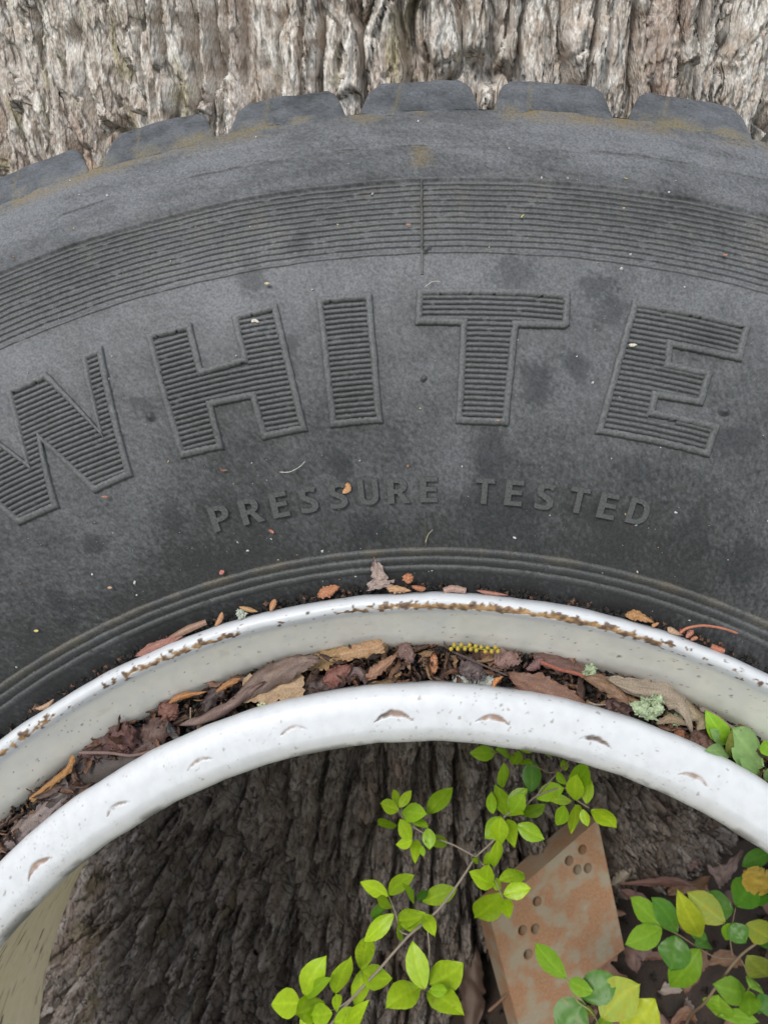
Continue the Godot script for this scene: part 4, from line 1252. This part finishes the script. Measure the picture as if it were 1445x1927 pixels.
func build_plants() -> void:
	plant("privet_sprig", "lime-green privet sprig with clustered young leaves on a grey stem seen through the rim", "shrub", [[-20, 540, -158, -30, 549, -155, 7.3, 0], [-21, 528, -171, -24, 539, -174, 5.2, 0], [-20, 541, -159, -13, 545, -168, 5.5, 0], [-19, 531, -164, -4, 546, -150, 9.7, 1], [-22, 519, -164, -31, 543, -144, 7.6, 0], [-20, 529, -160, -13, 514, -157, 9.0, 0], [-12, 516, -155, -22, 508, -158, 6.2, 0], [-9, 510, -160, -11, 478, -168, 6.6, 0], [-2, 533, -161, 13, 535, -179, 9.7, 1], [-13, 523, -166, -3, 532, -152, 5.5, 1], [-4, 523, -148, 10, 489, -176, 7.6, 0], [-2, 525, -157, -1, 519, -147, 7.6, 1], [-6, 503, -161, -5, 501, -155, 3.1, 1], [-28, 483, -138, -46, 476, -152, 9.0, 0], [-27, 494, -131, -13, 482, -153, 9.3, 0], [-11, 482, -136, -17, 511, -126, 6.9, 1], [-6, 475, -140, 15, 461, -159, 11.7, 0], [-9, 486, -133, -3, 477, -146, 4.8, 2], [-33, 484, -133, -38, 457, -140, 9.0, 2], [-26, 471, -138, -33, 497, -126, 6.2, 0], [-25, 465, -138, -43, 450, -130, 10.4, 0], [-23, 465, -134, -6, 454, -146, 12.4, 0], [-22, 469, -129, -20, 443, -135, 6.9, 0], [-18, 455, -134, -6, 492, -117, 6.2, 1], [-6, 464, -139, 1, 466, -124, 8.3, 0], [41, 497, -150, 41, 529, -143, 9.0, 0], [34, 495, -154, 36, 516, -146, 5.2, 0], [31, 493, -157, 26, 513, -143, 3.5, 0], [41, 485, -146, 26, 499, -144, 10.4, 0], [37, 483, -146, 36, 513, -138, 8.3, 0], [43, 496, -141, 60, 479, -159, 9.0, 0], [47, 475, -146, 63, 480, -147, 10.4, 0], [47, 473, -149, 29, 487, -124, 13.8, 0], [47, 471, -146, 48, 487, -123, 7.6, 0], [46, 474, -151, 41, 483, -151, 6.2, 0], [50, 524, -168, 45, 520, -195, 9.3, 1], [41, 522, -171, 41, 525, -185, 6.2, 1], [50, 538, -161, 61, 546, -169, 8.3, 1], [51, 535, -160, 58, 552, -160, 9.0, 1], [58, 532, -162, 76, 514, -186, 9.7, 1], [55, 528, -158, 70, 523, -152, 10.4, 1], [50, 524, -165, 56, 491, -172, 9.3, 0], [47, 516, -174, 37, 504, -168, 10.4, 1], [45, 531, -161, 46, 509, -160, 9.7, 0], [50, 522, -170, 56, 549, -148, 4.8, 0], [48, 539, -178, 47, 561, -176, 9.0, 1], [87, 539, -178, 72, 527, -180, 9.0, 1], [89, 539, -181, 83, 548, -182, 4.8, 1], [89, 540, -178, 97, 566, -170, 10.4, 1], [94, 533, -173, 91, 564, -164, 9.3, 0], [101, 531, -172, 103, 544, -182, 8.3, 0], [93, 527, -178, 78, 538, -168, 6.2, 0], [85, 540, -163, 82, 519, -167, 6.9, 1], [93, 536, -167, 94, 503, -174, 9.3, 0], [98, 530, -169, 100, 525, -161, 5.5, 0], [106, 519, -178, 117, 523, -162, 9.7, 0], [-83, 432, -103, -69, 457, -111, 13.1, 0], [-63, 429, -106, -51, 471, -102, 11.1, 0], [-46, 440, -115, -44, 435, -140, 10.4, 0], [-46, 439, -115, -29, 421, -122, 11.7, 0], [-48, 430, -121, -52, 401, -116, 10.0, 0], [-87, 417, -106, -107, 404, -112, 15.2, 0], [-71, 416, -108, -84, 434, -91, 14.5, 0], [-65, 418, -100, -76, 427, -94, 12.4, 0], [-62, 434, -103, -63, 414, -104, 5.5, 0], [-64, 417, -95, -48, 406, -104, 13.8, 0], [-57, 409, -99, -41, 447, -91, 9.0, 0], [-80, 419, -99, -84, 416, -91, 6.9, 0], [-85, 421, -107, -64, 461, -96, 6.9, 1], [-5, 436, -106, -12, 453, -124, 11.7, 0], [-2, 434, -111, 18, 432, -125, 15.9, 0], [-8, 434, -109, -27, 439, -94, 15.9, 0], [-4, 417, -116, 17, 430, -96, 14.5, 0], [-2, 437, -106, 8, 441, -103, 6.9, 1]], [[1.90, -119, 190, -112, -83, 356, -101, -67, 401, -103, -49, 423, -111, -34, 437, -119, -15, 455, -130, 3, 468, -138, 18, 484, -148, 29, 499, -156],
		[1.10, 29, 499, -156, 17, 505, -159, 10, 508, -160, -2, 513, -161, -16, 521, -165, -22, 529, -169],
		[1.30, 29, 499, -156, 43, 510, -163, 49, 522, -170, 61, 526, -173, 69, 532, -177, 88, 537, -180, 96, 529, -177, 104, 524, -175],
		[1.00, 69, 532, -177, 81, 538, -187, 91, 538, -198, 101, 542, -212],
		[0.90, 29, 499, -156, 34, 494, -154, 40, 489, -151, 44, 480, -147, 47, 474, -144],
		[0.90, -15, 455, -130, -21, 458, -131, -23, 466, -135, -26, 474, -139, -28, 479, -141],
		[0.90, -4, 463, -135, -2, 449, -127, -3, 433, -119, -4, 423, -114],
		[0.90, -49, 423, -111, -57, 418, -107, -64, 414, -105, -75, 413, -103],
		[0.80, -43, 429, -114, -47, 435, -117]], Color(0.34, 0.28, 0.23))
	plant("privet_shoot", "short lime-green shoot hanging just under the top of the clamp ring", "shrub", [[46, 535, -213, 29, 540, -207, 8.8, 1], [56, 533, -213, 45, 554, -196, 7.3, 1], [62, 539, -210, 56, 537, -201, 7.3, 1], [63, 531, -209, 68, 542, -196, 6.6, 1], [71, 530, -211, 69, 515, -198, 12.5, 2], [92, 529, -212, 93, 528, -204, 5.1, 1], [59, 544, -209, 75, 536, -220, 9.5, 1], [86, 531, -215, 80, 549, -209, 8.1, 1]], [[1.00, 42, 540, -208, 55, 539, -208, 61, 534, -206, 71, 531, -205, 83, 526, -203, 92, 534, -202],
		[0.70, 61, 534, -206, 58, 529, -202, 55, 525, -200]], Color(0.26, 0.19, 0.12))
	plant("green_shrub", "darker green plant with oval leaves and a thick brown stem right of the clay block", "shrub", [[209, 262, -269, 186, 277, -284, 17.9, 3], [208, 266, -265, 176, 263, -252, 17.9, 3], [220, 268, -259, 200, 292, -273, 17.4, 2], [243, 258, -262, 219, 308, -268, 16.4, 4], [235, 258, -254, 259, 228, -271, 10.6, 2], [221, 257, -264, 213, 245, -242, 22.3, 2], [242, 249, -257, 223, 202, -253, 21.3, 3], [276, 271, -280, 250, 268, -285, 24.2, 2], [265, 269, -269, 235, 291, -280, 20.3, 5], [276, 278, -279, 283, 314, -276, 23.2, 2], [272, 266, -271, 279, 261, -257, 16.4, 2], [286, 260, -274, 298, 270, -254, 20.3, 5], [272, 264, -272, 272, 240, -273, 9.7, 3], [303, 228, -246, 293, 223, -266, 24.2, 6], [286, 206, -245, 250, 238, -231, 18.4, 3], [287, 209, -244, 278, 215, -220, 16.4, 3], [257, 193, -229, 257, 211, -236, 22.3, 3], [257, 198, -227, 289, 194, -225, 10.6, 3], [299, 210, -247, 285, 222, -239, 14.5, 3], [304, 327, -298, 287, 306, -301, 12.6, 2], [307, 287, -282, 300, 270, -287, 8.7, 2], [300, 201, -232, 291, 213, -234, 14.5, 2], [251, 249, -265, 235, 261, -265, 8.7, 2], [311, 204, -239, 293, 208, -228, 16.4, 2], [306, 251, -255, 305, 233, -274, 14.5, 2]], [[2.60, 274, -76, -291, 248, 122, -259, 248, 198, -238, 264, 218, -249, 280, 235, -259, 294, 244, -265, 314, 257, -273],
		[1.30, 210, 261, -269, 224, 255, -266, 240, 245, -262, 258, 235, -258, 276, 233, -258],
		[1.10, 274, 235, -259, 272, 248, -266, 274, 261, -273, 277, 275, -280],
		[1.10, 282, 231, -258, 287, 222, -253, 291, 213, -248, 287, 207, -245],
		[0.90, 248, 198, -238, 255, 191, -234, 260, 188, -233]], Color(0.30, 0.22, 0.14))
	plant("young_plant", "young plant with a torn yellow-green leaf in front of the clay block", "plant", [[104, 329, -179, 82, 356, -187, 12.9, 3], [105, 330, -177, 122, 324, -173, 10.8, 3], [116, 311, -175, 141, 324, -182, 19.9, 2], [118, 311, -171, 100, 296, -156, 22.4, 2], [131, 298, -166, 155, 330, -172, 24.0, 5], [146, 293, -157, 172, 302, -178, 29.9, 4], [124, 307, -163, 123, 298, -176, 5.8, 4], [127, 295, -165, 140, 281, -163, 16.6, 3]], [[1.30, 104, 329, -179, 112, 314, -171, 126, 302, -165, 152, 200, -181, 192, -55, -229],
		[0.80, 126, 302, -165, 116, 312, -173, 114, 314, -173]], Color(0.36, 0.34, 0.16))
	plant("seedling", "pale green seedling growing in the rim gutter at the far right", "seedling", [[122, 701, -54, 112, 717, -55, 6.6, 3], [122, 699, -52, 109, 710, -42, 5.7, 7], [136, 694, -49, 123, 711, -51, 14.6, 7], [123, 697, -51, 119, 715, -47, 3.1, 8], [135, 690, -47, 122, 707, -41, 4.9, 7], [138, 689, -46, 136, 701, -43, 4.0, 7], [137, 703, -55, 136, 705, -45, 5.7, 3], [121, 701, -54, 113, 712, -51, 4.0, 7]], [[1.20, 140, 675, -51, 137, 687, -47, 134, 697, -45],
		[0.80, 139, 682, -50, 129, 693, -51, 121, 702, -51]], Color(0.30, 0.38, 0.12))


func build_ground_litter() -> void:
	var items := [
		[[161, 57, -344, 178, 69, -351, 209, 79, -370], 37.3, 0.60, Color(.28, .14, .09), Color(.34, .19, .12), 2, "angular red-brown dry leaf leaning on the notched lower corner of the clay block"],
		[[266, 11, -360, 285, -1, -355, 291, 3, -335], 22.4, 0.80, Color(.38, .31, .26), Color(.30, .24, .2), 2, "pale grey dry leaf with a forked end on the ground below the green plant"],
		[[359, 48, -477, 376, 57, -483, 394, 80, -496], 33.9, 0.70, Color(.20, .14, .12), Color(.26, .18, .15), 3, "broad dull brown leaf standing against the tree foot at right"],
		[[227, 46, -467, 242, 55, -473, 253, 65, -479], 17.6, 1.20, Color(.40, .34, .26), Color(.34, .28, .21), 0, "pale curled leaf end beside the upper right corner of the clay block"],
		[[267, 344, -266, 279, 336, -262, 295, 330, -260], 23.7, 0.50, Color(.58, .42, .06), Color(.50, .34, .05), 1, "yellow leaf with brown spots at the right edge behind the clamp ring"],
		[[231, 56, -462, 298, 57, -466, 332, 51, -465], 10.7, 0.80, Color(.15, .07, .055), Color(.20, .1, .07), 0, "long red-brown leaf strip lying along the tree foot right of the clay block"],
		[[230, 70, -446, 256, 62, -432, 276, 57, -419], 16.9, 0.80, Color(.16, .075, .06), Color(.12, .06, .05), 0, "dark red-brown leaf slanting away right of the clay block"],
		[[294, 4, -359, 317, 11, -386, 330, 18, -402], 25.4, 0.60, Color(.24, .13, .08), Color(.18, .1, .06), 0, "warm brown leaf upright behind the thick stem of the green plant"],
		[[237, 21, -398, 259, 15, -396, 286, 13, -396], 14.1, 0.80, Color(.22, .11, .08), Color(.17, .09, .07), 0, "red-brown leaf strip under the lowest leaves of the green plant"],
		[[330, 3, -394, 356, 4, -397, 381, -7, -392], 25.7, 0.70, Color(.27, .15, .08), Color(.2, .11, .07), 0, "orange-brown leaf behind the fork of the thick stem"],
		[[289, 30, -315, 281, 25, -323, 261, 26, -311], 17.8, 0.80, Color(.25, .13, .08), Color(.2, .11, .07), 0, "brown leaf at the bottom edge left of the thick stem"],
		[[325, 50, -487, 336, 61, -494, 340, 67, -497], 15.1, 0.90, Color(.25, .13, .11), Color(.2, .1, .09), 1, "small pink-brown leaf upright against the tree foot"],
	]
	var k := 200
	for it in items:
		var p := points(it[0])
		var m := blade(p, Vector3(0, 0.5, 0.9).normalized(), it[1] * 0.001, it[2], it[5], it[3], it[4], 18, 9, k, 0.3, 0.5)
		tag(obj("dry_leaf", m, dead_leaf, null, Transform3D(Basis(), p[0])), it[6], "leaf")
		k += 1
	var tw := points([56, 99, -280, 72, 100, -293, 96, 105, -314, 115, 111, -329])
	var q := spline(tw, 20)
	for i in q.size():
		q[i] -= tw[0]
	tag(obj("twig", tube(q, 0.0016, 0.0008, Color(0.30, 0.17, 0.10), Color(0.2, 0.11, 0.07)), wood, null, Transform3D(Basis(), tw[0])), "thin brown twig crossing the lower left edge of the clay block", "twig")
	# loose fallen leaves between the tyre and the trunk foot
	var proto := []
	for i in 5:
		var long := rng.randf_range(0.05, 0.09)
		var pts := PackedVector3Array([Vector3(-long * 0.5, 0.004, 0), Vector3(-long * 0.1, rng.randf_range(0.004, 0.014), rng.randf_range(-0.01, 0.01)), Vector3(long * 0.2, rng.randf_range(0.004, 0.016), 0), Vector3(long * 0.5, rng.randf_range(0.0, 0.02), 0)])
		var cc: Color = [Color(0.28, 0.15, 0.09), Color(0.19, 0.085, 0.06), Color(0.34, 0.21, 0.13), Color(0.21, 0.125, 0.10), Color(0.12, 0.075, 0.055)][i]
		proto.append(blade(pts, Vector3.UP, rng.randf_range(0.02, 0.034), rng.randf_range(0.5, 1.4), 0, cc, cc * 0.7, 16, 7, 300 + i * 7, 0.3, 0.5))
	var done := 0
	var tone := ["warm brown", "dark red-brown", "light tan-brown", "dull purple-brown", "blackish brown"]
	while done < 84:
		var x := rng.randf_range(-0.05, 0.85)
		var z := rng.randf_range(-0.64, -0.16)
		var far := Vector2(x, z + 0.905).length()
		if far < 0.60 and not (x > 0.18 and far > 0.52):
			continue
		if x < 0.30 and z > -0.24:
			continue
		var up := rng.randf_range(0.0, 0.035)
		var i := done % 5
		var o := obj("fallen_leaf", proto[i], dead_leaf, null, Transform3D(Basis.from_euler(Vector3(rng.randf_range(-0.8, 0.8), rng.randf() * TAU, rng.randf_range(-0.5, 0.5))) * Basis.from_scale(Vector3.ONE * rng.randf_range(0.75, 1.2)), Vector3(x, up + 0.006, z)))
		var place := "close to the trunk foot" if far < 0.64 else ("out to the right, past the green plant" if x > 0.5 else "under the green plant right of the clay block")
		tag(o, "%s fallen leaf in the litter %s" % [tone[i], place], "leaf", "%s fallen leaves %s" % [tone[i], place])
		done += 1
	var mulch := scatter("mulch", pebble(0.004, Color.WHITE, Color(0.6, 0.6, 0.6), 12, 0.9), 2600, func() -> Array:
		var b := rng.randf()
		return [Vector3(rng.randf_range(-0.9, 0.95), rng.randf_range(0.0, 0.012), rng.randf_range(-0.7, 0.5)), rng.randf_range(0.3, 1.2), Color(0.04, 0.03, 0.024) if b < 0.6 else Color(0.13, 0.075, 0.05)])
	tag(mulch, "dark bits of bark and leaf mould covering the ground", "mulch")
